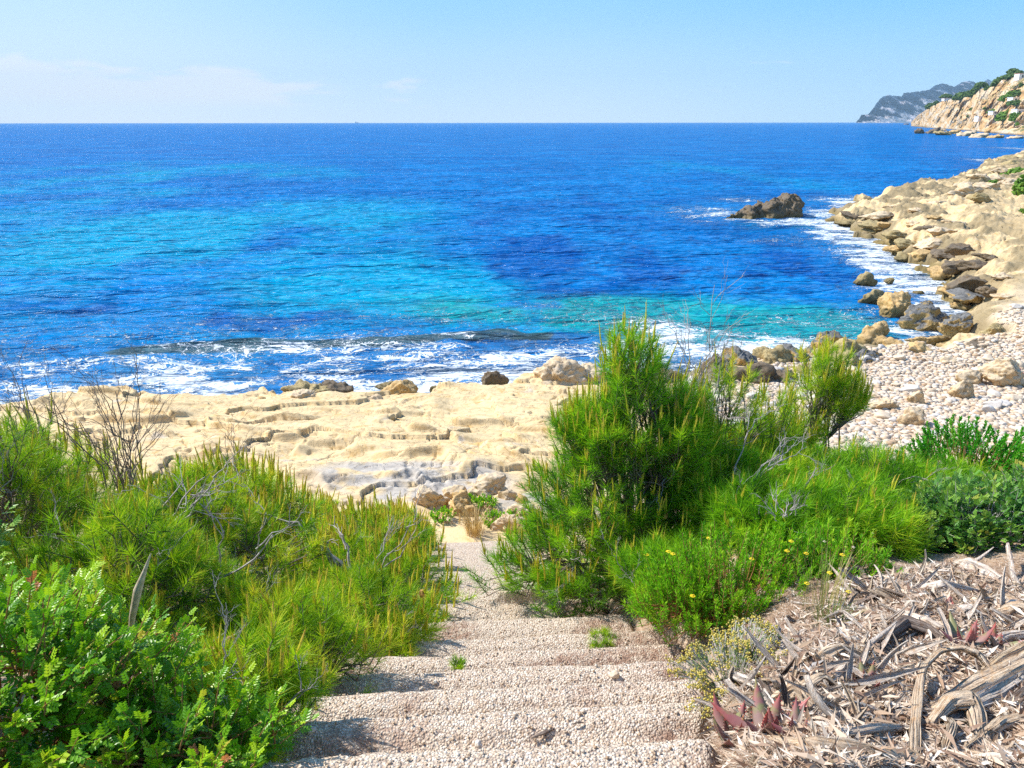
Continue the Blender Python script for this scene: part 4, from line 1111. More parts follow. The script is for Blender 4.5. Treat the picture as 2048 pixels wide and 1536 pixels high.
def pine(name, label, x, y, blobs, n, seed, mat=NEEDLE, per=70, nl=0.085, wd=0.0024, shoot=(0.10, 0.22), candles=0.3, up=0.7, dead=0, group=None, trunk_r=0.022, cones=0, zoff=0.0, clen=(0.05, 0.13), tips=(0.0, 0.0), gaps=0.0, spread=(75, 28), cr=1.0):
    rg = np.random.default_rng(seed)
    z0 = gz(x, y) + zoff
    base = np.array([0, 0, -0.03])
    pts_, nr = crown_points(blobs, n, rg)
    if gaps:                                                     # leave holes where limbs show
        g = n3(pts_ * 3.2 + seed, 5) ; keep = g > -0.45 + gaps; pts_, nr = pts_[keep], nr[keep]
    # nothing below the ground
    gzv = terrain(pts_[:, 0] + x, pts_[:, 1] + y, micro=False) - z0
    keep = pts_[:, 2] > gzv + 0.02
    pts_, nr = pts_[keep], nr[keep]; n = len(pts_)
    d = unit(nr * np.array([0.9, 0.9, 0.5]) + np.array([0, 0, up]) + rg.normal(size=(n, 3)) * 0.28)
    L = rg.uniform(*shoot, n)
    start = pts_ - d * L[:, None]
    root = thing(name, label, 'shrub' if blobs[0][5] < 0.9 else 'pine tree', (x, y, z0), group)
    V, F, idx, t = needles(start, d, L, rg, per, nl, wd, spread)
    tint = np.clip(rg.normal(0.36 + 0.22 * rg.random() + 0.25 * np.clip(n3(pts_ * 2.2 + seed, 3), -1, 1), 0.20, n)[idx] + 0.25 * (t - 0.5) + rg.normal(0, 0.16, len(idx)), 0, 1)
    old = rg.random(n)[idx] > 0.985
    tint = np.where(old, 1.0, tint)
    mesh_np('foliage', V, F, mat, root, attrs={'tint': np.repeat(tint, 3)})
    # limbs: clusters of shoots carried by limbs from the base
    K = max(4, n // 16)
    cc = pts_[rg.permutation(n)[:K]]
    own = np.argmin(((pts_[:, None] - cc[None]) ** 2).sum(2), 1)
    lines = []
    for k in range(K):
        mem = np.where(own == k)[0]
        if not len(mem): continue
        node = start[mem].mean(0) * 0.86 + base * 0.14
        c0 = base + rg.normal(size=3) * np.array([0.05, 0.05, 0.0])
        r0_ = trunk_r * (0.4 + 0.6 * min(1, len(mem) / 20))
        lines.append((bend(c0, node, 8, 0.10 * rg.normal(), rg, 0.025), np.linspace(r0_, 0.006, 8)))
        for i in mem:
            lines.append((bend(node, start[i], 4, 0.10, rg, 0.04), np.linspace(0.005, 0.003, 4)))
            lines.append((np.stack([start[i], pts_[i]]), [0.003, 0.0018]))
    V, F = tubes(lines, 5)
    mesh_np('branches', V, F, BARK, root, smooth=True)
    # pale new shoots standing up from the tips
    m_ = rg.random(n) < candles; c = np.where(m_ & (nr[:, 2] > -0.1))[0]
    if len(c):
        cl_, cv, cf, ct, k = [], [], [], [], 0
        for i in c:
            for j in range(rg.integers(1, 4)):
                ln = rg.uniform(*clen) * (1 if j == 0 else 0.6)
                dd = unit(d[i] * 0.25 + np.array([0, 0, 1.0]) + rg.normal(size=3) * 0.13)
                p0 = pts_[i] - d[i] * 0.01
                cl_.append((np.stack([p0, p0 + dd * ln * 0.5 + rg.normal(size=3) * .003, p0 + dd * ln]), [0.0042 * cr, 0.0050 * cr, 0.0020 * cr]))
                ct += [0.45 + 0.2 * rg.random()] * 8 + [0.8 + 0.2 * rg.random()] * 4
        V, F = tubes(cl_, 4)
        # short young needles pressed along them
        P0 = np.array([q[0][0] for q in cl_]); P1 = np.array([q[0][2] for q in cl_])
        Lc = np.linalg.norm(P1 - P0, axis=1)
        V2, F2, i2, t2 = needles(P0, unit(P1 - P0), Lc, rg, 26, 0.024, 0.0024 * cr, (34, 14), 0.0)
        mesh_np('new_shoots', np.concatenate([V, V2]), [F, F2 + len(V)], CANDLE, root, attrs={'tint': np.concatenate([ct, np.repeat(0.25 + 0.4 * rg.random(len(i2)), 3)])})
    if dead:
        for k in range(dead):
            lines = []
            a = pts_[rg.integers(n)] * np.array([0.6, 0.6, 0.55]); b = a + unit(nr[rg.integers(n)] + np.array([0, 0, 0.5]) + rg.normal(size=3) * 0.5) * rg.uniform(0.2, 0.42)
            lines += twigs(a, b, rg, 4, 0.005)
            V, F = tubes(lines, 4); mesh_np('dead_twig', V, F, TWIG, root, smooth=True)
    for k in range(cones):
        i = rg.integers(n)
        Vc, Fc = ICO[2]; Vc = Vc * np.array([0.016, 0.016, 0.028]) * (1 + 0.12 * np.sign(np.sin(Vc[:, 2:3] * 18)))
        o = mesh_np('cone', Vc + (pts_[i] - d[i] * 0.03), Fc, CONE, root, smooth=False)
    return root
def twigs(a, b, rg, depth_=3, r=0.006):
    """a forking dry twig from a to b"""
    out = [(bend(a, b, 6, 0.06 * rg.normal(), rg, 0.03), np.linspace(r, r * 0.45, 6))]
    if depth_ > 0:
        L = np.linalg.norm(np.asarray(b) - a); dirn = unit(np.asarray(b) - a)
        for _ in range(rg.integers(2, 4)):
            t = rg.uniform(0.35, 1.0); p = np.asarray(a) + (np.asarray(b) - a) * t
            dd = unit(dirn + rg.normal(size=3) * 0.42)
            out += twigs(p, p + dd * L * rg.uniform(0.35, 0.65), rg, depth_ - 1, r * 0.55)
    return out
def leaf_proto(kind):
    if kind == 'pinnate':
        Vs, Fs, k = [], [], 0
        for j in range(4):
            xj = 0.24 + j * 0.20
            for s_ in (-1, 1):
                L_, wd_ = 0.36 - 0.02 * j, 0.088
                an = R(58 - 4 * j)
                ax = np.array([math.cos(an), s_ * math.sin(an), 0.10]); cr = np.array([-s_ * math.sin(an), math.cos(an), 0])
                prof_ = [(0, 0.2), (0.25, 0.85), (0.6, 1.0), (0.9, 0.72), (1.0, 0.15)]
                vs_ = []
                for t, w_ in prof_:
                    c = np.array([xj, 0, 0]) + ax * L_ * t + np.array([0, 0, -0.05 * t * t])
                    vs_ += [c - cr * wd_ * w_ + np.array([0, 0, 0.03 * w_]), c, c + cr * wd_ * w_ + np.array([0, 0, 0.03 * w_])]
                Vs += vs_
                for r_ in range(4):
                    for c_ in range(2):
                        a = k + r_ * 3 + c_; Fs.append([a, a + 1, a + 4, a + 3])
                k += 15
        w_ = 0.012
        Vs += [np.array([0, -w_, 0]), np.array([0, w_, 0]), np.array([0.95, w_ * .5, 0]), np.array([0.95, -w_ * .5, 0])]; Fs.append([k, k + 1, k + 2, k + 3])
        return np.array(Vs), np.array(Fs)
    if kind == 'oval':
        V = [(0, 0, 0), (.35, -.16, .03), (.35, 0, 0), (.35, .16, .03), (.75, -.13, .02), (.75, 0, -.02), (.75, .13, .02), (1, 0, -.05)]
        F = [[0, 1, 2, 2], [0, 2, 3, 3], [1, 4, 5, 2], [2, 5, 6, 3], [4, 7, 5, 5], [5, 7, 6, 6]]
        return np.array(V, float), np.array([[0, 2, 1], [0, 3, 2], [1, 2, 5], [1, 5, 4], [2, 3, 6], [2, 6, 5], [4, 5, 7], [5, 6, 7]])
def place_leaves(proto, p, d, size, rg, roll=0.8):
    V, F = proto
    u, v = frame(d)
    a = rg.normal(0, roll, len(p)); s_ = u * np.cos(a)[:, None] + v * np.sin(a)[:, None]; n_ = np.cross(d, s_)
    W = p[:, None] + (V[None, :, 0:1] * d[:, None] + V[None, :, 1:2] * s_[:, None] + V[None, :, 2:3] * n_[:, None]) * size[:, None, None]
    FF = (F[None] + (np.arange(len(p)) * len(V))[:, None, None]).reshape(-1, F.shape[1])
    return W.reshape(-1, 3), FF
def leafy(name, label, x, y, blobs, n, seed, kind='pinnate', mat=LENTISK, size=(0.07, 0.10), stem=(0.12, 0.25), per=7, zoff=0.0, group=None, stem_mat=REDSTEM, tipred=0.04, up=0.6, trunk_r=0.014):
    rg = np.random.default_rng(seed)
    z0 = gz(x, y) + zoff
    pts_, nr = crown_points(blobs, n, rg, 0.55)
    gzv = terrain(pts_[:, 0] + x, pts_[:, 1] + y, micro=False) - z0
    keep = pts_[:, 2] > gzv + 0.02; pts_, nr = pts_[keep], nr[keep]; n = len(pts_)
    d = unit(nr + np.array([0, 0, up]) + rg.normal(size=(n, 3)) * 0.3); L = rg.uniform(*stem, n)
    start = pts_ - d * L[:, None]
    idx = np.repeat(np.arange(n), per); t = np.tile(np.linspace(0.15, 1, per), n)
    u, v = frame(d[idx]); az = np.tile(np.arange(per) * 2.4, n) + rg.random(n)[idx] * 6
    side = u * np.cos(az)[:, None] + v * np.sin(az)[:, None]
    an = np.radians(70 - 45 * t + rg.normal(0, 8, len(idx)))
    ld = unit(d[idx] * np.cos(an)[:, None] + side * np.sin(an)[:, None] + np.array([0, 0, 0.15]))
    p = start[idx] + d[idx] * (L[idx] * t)[:, None]
    sz = rg.uniform(*size, len(idx)) * (1.1 - 0.45 * t)
    proto = leaf_proto(kind)
    # leaves face up: side vector kept level
    V, F = proto
    lv = unit(np.cross(np.array([[0, 0, 1.0]]), ld) + rg.normal(size=ld.shape) * 0.25); nn = unit(np.cross(ld, lv)); lv = np.cross(nn, ld)
    W = p[:, None] + (V[None, :, 0:1] * ld[:, None] + V[None, :, 1:2] * lv[:, None] + V[None, :, 2:3] * nn[:, None]) * sz[:, None, None]
    FF = (F[None] + (np.arange(len(p)) * len(V))[:, None, None]).reshape(-1, F.shape[1])
    tint = np.clip(rg.normal(0.42, 0.16, n)[idx] + 0.35 * (t - 0.5) + rg.normal(0, 0.08, len(idx)), 0, 0.95)
    tint = np.where((rg.random(n)[idx] < tipred) & (t > 0.8), 1.0, tint)
    root = thing(name, label, 'shrub', (x, y, z0), group)
    mesh_np('foliage', W.reshape(-1, 3), FF, mat, root, attrs={'tint': np.repeat(tint, len(V))}, smooth=False)
    K = max(4, n // 14); cc = pts_[rg.permutation(n)[:K]]; own = np.argmin(((pts_[:, None] - cc[None]) ** 2).sum(2), 1)
    lines = []
    for k in range(K):
        mem = np.where(own == k)[0]
        if not len(mem): continue
        node = start[mem].mean(0) * 0.85
        lines.append((bend((0, 0, -0.03), node, 7, 0.08 * rg.normal(), rg, 0.03), np.linspace(trunk_r, 0.004, 7)))
        for i in mem:
            lines.append((bend(node, start[i], 4, 0.08, rg, 0.03), np.linspace(0.004, 0.0026, 4)))
            lines.append((np.stack([start[i], pts_[i]]), [0.0026, 0.0012]))
    V, F = tubes(lines, 5); mesh_np('branches', V, F, stem_mat, root, smooth=True)
    return root
def herb(name, label, x, y, blobs, n, seed, mat=HERB, nl=0.032, wd=0.0042, per=46, stem=(0.12, 0.24), flowers=0, cat='shrub', group=None, up=1.3):
    """bush of upright stems thickly set with narrow leaves"""
    rg = np.random.default_rng(seed); z0 = gz(x, y)
    pts_, nr = crown_points(blobs, n, rg, 0.6, -0.1)
    gzv = terrain(pts_[:, 0] + x, pts_[:, 1] + y, micro=False) - z0
    keep = pts_[:, 2] > gzv + 0.02; pts_, nr = pts_[keep], nr[keep]; n = len(pts_)
    d = unit(nr * 0.8 + np.array([0, 0, up]) + rg.normal(size=(n, 3)) * 0.2); L = rg.uniform(*stem, n)
    start = pts_ - d * L[:, None]
    V, F, idx, t = needles(start, d, L, rg, per, nl, wd, (62, 28), 0.0, 0.3, seg=2)
    tint = np.clip(rg.normal(0.42, 0.17, n)[idx] + 0.4 * (t - 0.5) + rg.normal(0, 0.07, len(idx)), 0, 1)
    root = thing(name, label, cat, (x, y, z0), group)
    mesh_np('foliage', V, F, mat, root, attrs={'tint': np.repeat(tint, 5)})
    lines = []
    for i in range(n):
        a = start[i] * np.array([0.5, 0.5, 0.0])
        lines.append((bend(a, start[i], 4, 0.02, rg, 0.02), np.linspace(0.0035, 0.0025, 4)))
        lines.append((np.stack([start[i], pts_[i]]), [0.0025, 0.0012]))
    V, F = tubes(lines, 4); mesh_np('stems', V, F, REDSTEM, root, smooth=True)
    for k in range(flowers):
        i = rg.integers(n)
        if nr[i][2] < 0.1 and k % 2: continue
        V, F = flower_head(0.014); top = pts_[i] + np.array([0, 0, 0.035])
        mesh_np('flower', V + top, F, YELLOW, root)
    return root
def flower_head(r, petals=13):
    V = [(0, 0, 0.004)]; F = []
    for k in range(petals):
        a = k * 2 * math.pi / petals
        b0, b1 = a - 0.16, a + 0.16
        q = len(V)
        V += [(r * .3 * math.cos(b0), r * .3 * math.sin(b0), .002), (r * math.cos(b0), r * math.sin(b0), .001 * (k % 3)), (r * math.cos(b1), r * math.sin(b1), .001 * (k % 3)), (r * .3 * math.cos(b1), r * .3 * math.sin(b1), .002)]
        F.append([q, q + 1, q + 2, q + 3])
        F.append([0, q, q + 3, q + 3]) if False else None
    F = [f for f in F if f]
    # raised centre
    q = len(V)
    for k in range(8):
        a = k * math.pi / 4; V.append((r * .38 * math.cos(a), r * .38 * math.sin(a), .005))
    V.append((0, 0, .009))
    T = [[q + k, q + (k + 1) % 8, q + 8] for k in range(8)]
    return np.array(V), [np.array(F), np.array(T)]
def tuft(name, label, x, y, n, h, seed, mat=GRASS, wd=0.004, spread=0.35, foot=0.05, cat='grass tuft', group=None, heads=0, tint=(0.2, 0.8)):
    rg = np.random.default_rng(seed); z0 = ground(x, y)
    root = thing(name, label, cat, (x, y, z0), group)
    a = rg.uniform(0, 6.28, n); r_ = foot * np.sqrt(rg.random(n)); ln = h * rg.uniform(0.5, 1.1, n)
    base = np.stack([np.cos(a) * r_, np.sin(a) * r_, np.zeros(n) - 0.01], 1)
    lean = np.stack([np.cos(a), np.sin(a), np.zeros(n)], 1) * (spread * rg.uniform(0.2, 1.2, n))[:, None] + rg.normal(size=(n, 3)) * 0.08; lean[:, 2] = 0
    up_ = np.array([0, 0, 1.0])
    Vs = []
    w = unit(np.cross(lean + 1e-3, up_ + rg.normal(size=(n, 3)) * .3)) * wd
    for t, ww in ((0, .6), (0.35, 1.0), (0.7, 0.7), (1.0, 0.08)):
        c = base + up_ * (ln * t * (1 - 0.18 * t))[:, None] + lean * (ln * t * t)[:, None]
        Vs += [c - w * ww * .5, c + w * ww * .5]
    V = np.stack(Vs, 1).reshape(-1, 3)
    k = np.arange(n)[:, None] * 8
    F = np.concatenate([k + np.array([[0, 1, 3, 2]]), k + np.array([[2, 3, 5, 4]]), k + np.array([[4, 5, 7, 6]])])
    tn = rg.uniform(*tint, n)
    mesh_np('blades', V, F, mat, root, attrs={'tint': np.repeat(tn, 8)})
    for j in range(heads):
        i = rg.integers(n)
        c = base[i] + up_ * ln[i] * 0.82 + lean[i] * ln[i]
        Vf, Ff = flower_head(0.012) if j % 2 == 0 else flower_head(0.008)
        mesh_np('seed_head' if j % 2 else 'flower', Vf + c, Ff, YELLOW if j % 2 == 0 else STRAW_PLAIN, root)
    return root
STRAW_PLAIN = _plain('straw_seed_heads', (0.45, 0.36, 0.24), (0.66, 0.56, 0.42), 60, 0.9, 0.002)
def dry_bush(name, label, x, y, n, h, seed, mat=TWIG, spread=0.5, depth_=3, r=0.006, lean=(0, 0), z=None, cat='dead shrub'):
    rg = np.random.default_rng(seed); z0 = ground(x, y) if z is None else z
    lines = []
    for k in range(n):
        d = unit(np.array([lean[0], lean[1], 1.0]) + rg.normal(size=3) * spread * np.array([1, 1, .3]))
        a = rg.normal(size=3) * np.array([.04, .04, 0]); lines += twigs(a, a + d * h * rg.uniform(.6, 1), rg, depth_, r)
    V, F = tubes(lines, 4)
    o = mesh_np(name, V, F, mat, smooth=True, loc=(x, y, z0))
    return tag(o, label, cat)

# ------------------------------------------------------------------ plants: the bank left of the steps
# (x, y, reach, height, shoots, what singles it out)
LEFT = [
    (-1.02, 2.05, 0.36, 0.40, 190, 'low pine shrub at the lower left edge of the nearest gravel step', NEEDLE),
    (-1.02, 2.85, 0.46, 0.52, 280, 'dark centred pine shrub beside the third gravel step', NEEDLE),
    (-0.98, 3.75, 0.56, 0.62, 360, 'pine shrub leaning over the left end of the middle steps', NEEDLE),
    (-1.05, 4.75, 0.72, 0.72, 420, 'bushy pine shrub spilling over the narrowest part of the path', NEEDLE),
    (-1.35, 5.90, 0.72, 0.78, 420, 'pine shrub left of the path with a bleached forked branch in front', NEEDLE),
    (-1.45, 7.20, 0.70, 0.76, 380, 'fresh green pine shrub in front of the grey stone hummocks', NEEDLE_BRIGHT),
    (-1.60, 8.50, 0.64, 0.70, 340, 'pine shrub far down the left bank with many upright shoots', NEEDLE),
    (-1.58, 9.70, 0.50, 0.60, 240, 'last small pine shrub of the left bank at the foot of the path', NEEDLE),
    (-1.85, 2.90, 0.62, 0.72, 380, 'pine shrub full of pale new shoots right behind the glossy leaved bush', NEEDLE),
    (-1.95, 4.10, 0.75, 0.86, 420, 'pine shrub in the middle of the left bank under grey twigs', NEEDLE),
    (-2.35, 5.30, 0.80, 0.98, 420, 'tall pine shrub left of centre against the pale ledge', NEEDLE),
    (-2.65, 6.90, 0.75, 0.92, 380, 'pine shrub on the skyline of the left bank below the ledge cracks', NEEDLE_BRIGHT),
    (-2.95, 3.70, 0.70, 1.02, 360, 'yellowish pine shrub near the left edge among dry stalks', NEEDLE),
    (-3.35, 4.90, 0.80, 1.18, 420, 'pine shrub with tall spiky shoots against the water at left', NEEDLE),
    (-4.20, 5.60, 0.80, 1.16, 380, 'pine shrub at the far left edge of the picture reaching up to the foam', NEEDLE),
    (-2.45, 8.40, 0.60, 0.66, 240, 'small pine shrub behind the skyline of the left bank', NEEDLE),
]
LEFT += [(-3.7, 2.5, 0.7, 0.9, 300, 'pine shrub beyond the left edge of the view beside the glossy bush', NEEDLE), (-2.7, 0.6, 0.7, 0.8, 300, 'pine shrub on the bank left of where the steps begin', NEEDLE)]
for i, (x, y, r_, h_, n, lb, mt) in enumerate(LEFT):
    pine('pine_shrub', lb, x, y, [(0, 0, h_ * 0.30, r_, r_, h_ * 0.66), (0.12 * (-1) ** i, 0.1, h_ * 0.55, r_ * 0.6, r_ * 0.6, h_ * 0.5)], int(n * 1.15), 900 + i, mt, gaps=0.24,
         per=70 if y < 5 else 54, wd=0.0028 if y < 4 else 0.0038 if y < 7 else 0.0052, nl=0.092 if y < 6 else 0.085, candles=0.62 if y > 4 else 0.42, cr=1.0 if y < 4 else 1.5, spread=(80, 34), dead=3, cones=4 if i < 8 else 0, group='pine shrubs on the left bank', clen=(0.06, 0.15) if y < 4.5 else (0.10, 0.23))
leafy('mastic_shrub', 'glossy bright green small leaved bush in the bottom left corner', -1.50, 1.72, [(0, 0, 0.22, 0.60, 0.50, 0.40), (0.52, -0.05, 0.06, 0.40, 0.35, 0.28), (-0.6, 0.3, 0.28, 0.5, 0.5, 0.36)], 900, 950, size=(0.042, 0.064), per=10)
leafy('mastic_shrub', 'dark shaded glossy bush above the bright one at the left edge', -2.75, 2.75, [(0, 0, 0.45, 0.6, 0.5, 0.40)], 300, 951, mat=LENTISK_OLD, size=(0.06, 0.09), per=8)
leafy('mastic_shrub', 'small dense olive green bush at the left edge beside the water', -3.55, 4.55, [(0, 0, 0.75, 0.42, 0.4, 0.42)], 260, 952, mat=LENTISK_OLD, kind='oval', size=(0.02, 0.035), per=14, stem=(0.08, 0.16))
dry_bush('dry_stalks', 'tall bare brown stalks standing above the pine shrubs against the ledge', -2.55, 4.6, 15, 0.95, 960, TWIG_DARK, 0.16, 3, 0.006, z=gz(-2.55, 4.6) + 0.55)
dry_bush('dry_stalks', 'bare forked grey stalk rising in front of the foam at left', -2.98, 4.4, 5, 1.1, 961, TWIG_DARK, 0.14, 3, 0.006, z=gz(-2.98, 4.4) + 0.55)
dry_bush('dry_stalks', 'thin brown stalks right of the tall ones near the ledge cracks', -2.25, 5.6, 5, 0.5, 962, TWIG_DARK, 0.25, 3, 0.004, z=gz(-2.25, 5.6) + 0.75)
dry_bush('dead_branch', 'tangled silvery twig spray lying on the left pine shrubs', -1.85, 3.6, 4, 0.55, 963, TWIG, 0.35, 4, 0.006, lean=(0.9, 0.2), z=gz(-1.85, 3.6) + 0.62)
dry_bush('dead_branch', 'thick bleached forked branch in the dark gap of the left pines', -0.98, 4.45, 2, 0.75, 964, TWIG, 0.16, 3, 0.019, lean=(-0.9, 0.25), z=gz(-0.98, 4.45) + 0.35)
dry_bush('dead_branch', 'pale arching twigs leaning over the left edge of the path', -0.95, 4.6, 3, 0.6, 965, TWIG, 0.25, 3, 0.006, lean=(0.7, 0.3), z=gz(-0.95, 4.6) + 0.55)
dry_bush('dead_branch', 'short curved silver twig in the shadow between pine clumps', -1.35, 3.05, 2, 0.4, 966, TWIG, 0.3, 3, 0.006, lean=(0.8, -0.1), z=gz(-1.35, 3.05) + 0.55)
# a long dry pod shaped seed stalk leaning over the glossy bush
sk = thing('seed_stalk', 'pale pointed dry stalk leaning out of the glossy bush', 'stalk', (-1.38, 2.35, gz(-1.38, 2.35) + 0.45))
V, F = tubes([(np.array([[-.02, 0, -.12], [.01, 0, 0], [.04, .01, .10], [.07, .02, .17], [.10, .03, .24]]), [.006, .012, .016, .008, .002])], 8); mesh_np('pod', V, F, STRAW_PLAIN, sk, smooth=True)
V, F = tubes([(np.array([[-.25, -.05, -.5], [-.1, -.02, -.3], [-.02, 0, -.12]]), [.005, .005, .006])], 6); mesh_np('stem', V, F, TWIG, sk, smooth=True)

# ------------------------------------------------------------------ plants: right of the steps
pine('pine_tree', 'tall bright pointed young pine right of the path reaching over the sea', 0.88, 4.95,
     [(0.0, 0, 1.22, 0.56, 0.45, 0.50), (-0.05, 0, 0.75, 0.78, 0.6, 0.50), (-0.22, -0.05, 0.25, 0.88, 0.60, 0.46), (-0.06, 0, 1.66, 0.27, 0.28, 0.40), (0.28, 0, 1.32, 0.22, 0.25, 0.34), (0.50, 0.1, 0.80, 0.5, 0.4, 0.46), (-0.32, 0, 1.25, 0.30, 0.3, 0.36)], 1700, 970, NEEDLE_BRIGHT, per=64, nl=0.10, wd=0.0036, candles=0.5, up=0.95, dead=10, trunk_r=0.035, cones=6, clen=(0.08, 0.20), gaps=0.10, spread=(75, 30), shoot=(0.12, 0.26))
pine('pine_tree', 'slender sparse pine shoots between the tall pine and the sapling', 1.62, 5.4, [(0, 0, 1.05, 0.30, 0.3, 0.42), (0.35, 0, 0.85, 0.26, 0.3, 0.40), (0.25, 0.1, 0.55, 0.5, 0.4, 0.40)], 230, 971, NEEDLE, per=60, wd=0.0036, candles=0.6, up=1.3, dead=3, trunk_r=0.02, clen=(0.08, 0.22), gaps=0.3, shoot=(0.15, 0.3))
pine('pine_tree', 'lone pine sapling with a bare curved stem against the shingle beach', 2.47, 5.9, [(0.05, 0, 1.35, 0.26, 0.24, 0.42), (0.25, 0, 1.2, 0.2, 0.2, 0.35), (-0.15, 0, 0.95, 0.30, 0.26, 0.34)], 230, 972, NEEDLE, per=62, wd=0.0036, candles=0.7, up=1.4, dead=1, trunk_r=0.026, clen=(0.08, 0.20), shoot=(0.12, 0.24))
RIGHT = [
    (1.55, 4.75, 0.50, 0.62, 260, 'pine shrub right of the tall pine base under grey limbs', NEEDLE_BRIGHT),
    (2.10, 5.00, 0.55, 0.66, 320, 'pine shrub below the sapling with tufts like green brushes', NEEDLE_BRIGHT),
    (2.65, 5.05, 0.60, 0.66, 340, 'bright tufted pine shrub at the top of the debris slope', NEEDLE_BRIGHT),
    (3.25, 5.30, 0.55, 0.62, 300, 'pine shrub between the dark rounded bush and the vivid green bush', NEEDLE_BRIGHT),
    (2.15, 6.10, 0.50, 0.62, 220, 'pine shrub behind the slender shoots on the right bank', NEEDLE),
    (1.02, 4.10, 0.40, 0.44, 200, 'low pine clump between the tall pine base and the flowering bush', NEEDLE_BRIGHT),
    (1.62, 4.30, 0.44, 0.46, 240, 'spreading pine shrub directly behind the flowering bush', NEEDLE_BRIGHT),
    (2.15, 4.42, 0.50, 0.50, 280, 'low bright pine shrub with brush like tufts overhanging the bare soil', NEEDLE_BRIGHT),
    (1.95, 5.60, 0.62, 1.05, 400, 'taller pine shrub filling the gap left of the sapling stem', NEEDLE_BRIGHT),
    (0.55, 6.20, 0.40, 0.40, 150, 'low pine shrub half hidden beyond the tall pine at the path edge', NEEDLE),
    (0.42, 5.15, 0.46, 0.38, 200, 'pine branches spreading low over the right edge of the path', NEEDLE_BRIGHT),
]
for i, (x, y, r_, h_, n, lb, mt) in enumerate(RIGHT):
    pine('pine_shrub', lb, x, y, [(0, 0, h_ * 0.42, r_, r_ * .85, h_ * 0.60)], int(n * 1.15), 980 + i, mt, per=64, wd=0.0036, nl=0.11, candles=0.16, spread=(80, 34), dead=3, up=0.9, group='pine shrubs on the right bank', shoot=(0.14, 0.28), trunk_r=0.024)
herb('samphire_bush', 'bright green fine leaved bush with yellow flowers beside the lower steps', 1.18, 3.55, [(0.62, 0.10, 0.18, 0.30, 0.3, 0.28), (0, 0, 0.14, 0.48, 0.36, 0.36), (0.34, 0.06, 0.16, 0.30, 0.3, 0.30), (-0.28, -0.02, 0.06, 0.3, 0.25, 0.30)], 720, 990, flowers=10)
herb('vivid_bush', 'vivid green feathery bush at the right edge before the shingle', 3.75, 5.8, [(0, 0, 0.60, 0.55, 0.5, 0.48), (0.5, 0, 0.5, 0.5, 0.5, 0.45)], 420, 991, VIVID, nl=0.028, wd=0.008, per=50, up=0.9, stem=(0.1, 0.22))
leafy('mastic_shrub', 'dark rounded bush at the foot of the shingle behind the sapling', 3.15, 6.7, [(0, 0, 0.42, 0.52, 0.45, 0.45)], 260, 992, mat=LENTISK_OLD, kind='pinnate', size=(0.05, 0.08), per=8)
leafy('mastic_shrub', 'wide blue green small leaved bush above the debris at the right edge', 2.98, 4.42, [(0, 0, 0.20, 0.50, 0.36, 0.30), (0.5, 0.1, 0.22, 0.45, 0.4, 0.30), (-0.4, -0.05, 0.12, 0.3, 0.25, 0.18)], 620, 993, mat=LENTISK_OLD, size=(0.05, 0.075), per=8, stem_mat=TWIG)
dry_bush('dead_shrub', 'tall grey leafless stalks right behind the tall pine top', 1.38, 5.35, 14, 1.08, 994, TWIG, 0.12, 3, 0.008, z=gz(1.32, 5.35) + 0.35)
dry_bush('dead_branch', 'crooked silver limb inside the right hand pine shrubs', 1.45, 4.55, 3, 0.5, 995, TWIG, 0.4, 3, 0.008, lean=(0.9, 0.2), z=gz(1.45, 4.55) + 0.32)
dry_bush('dead_branch', 'long arching bare branch hanging at the foot of the tall pine', 0.62, 4.42, 2, 0.6, 996, TWIG, 0.3, 2, 0.007, lean=(0.8, -0.1), z=gz(0.62, 4.42) + 0.22)
dry_bush('dead_shrub', 'grey brushy dead plant on the right edge of the lower steps', 0.88, 3.62, 14, 0.16, 997, TWIG_DARK, 0.6, 3, 0.003)
dry_bush('dead_shrub', 'small white dead twig cluster on top of the flowering bush', 1.48, 3.75, 10, 0.14, 998, TWIG, 0.8, 3, 0.003, z=gz(1.48, 3.75) + 0.36)
tuft('grass_tuft', 'tall thin flowering grass stems on the debris slope edge', 1.42, 3.0, 60, 0.42, 1001, GRASS, 0.0032, 0.35, 0.10, heads=14, tint=(0.45, 1.0))
tuft('grass_tuft', 'feathery grey green tuft below the flowering grass', 1.36, 2.78, 90, 0.16, 1002, GRASS, 0.0028, 0.5, 0.06, tint=(0.0, 0.4))
tuft('grass_tuft', 'green grass tuft at the upper edge of the debris', 2.18, 4.15, 70, 0.26, 1003, GRASS, 0.005, 0.6, 0.08, tint=(0.0, 0.5), heads=3)
tuft('grass_tuft', 'small leafy green tuft on the bare soil above the debris', 2.12, 3.92, 40, 0.12, 1004, GRASS, 0.009, 0.5, 0.04, tint=(0.0, 0.3))
tuft('grass_tuft', 'tall pale reeds in front of the vivid green bush', 3.25, 5.15, 60, 0.75, 1005, GRASS, 0.004, 0.3, 0.15, tint=(0.3, 1.0))
tuft('grass_tuft', 'thin tall grass beside the vivid bush before the beach', 3.2, 6.2, 80, 0.62, 1006, GRASS, 0.005, 0.3, 0.3, tint=(0.2, 0.9))
x, y = at(948, 1076, 1.32)
tuft('dry_grass_tuft', 'straw coloured grass tuft at the far end of the path', x, y + 0.1, 170, 0.52, 1007, STRAW, 0.010, 0.55, 0.16)
x, y = at(1024, 1074, 1.32)
tuft('dry_grass_tuft', 'dull straw tuft against the right pine at the path end', x, y + 0.1, 90, 0.40, 1008, STRAW, 0.010, 0.5, 0.14)
x, y = at(922, 1040, 1.32)
tuft('dry_grass_tuft', 'thin dry grass in front of the orange hollowed rock', x, y, 60, 0.40, 1009, STRAW, 0.007, 0.3, 0.25)
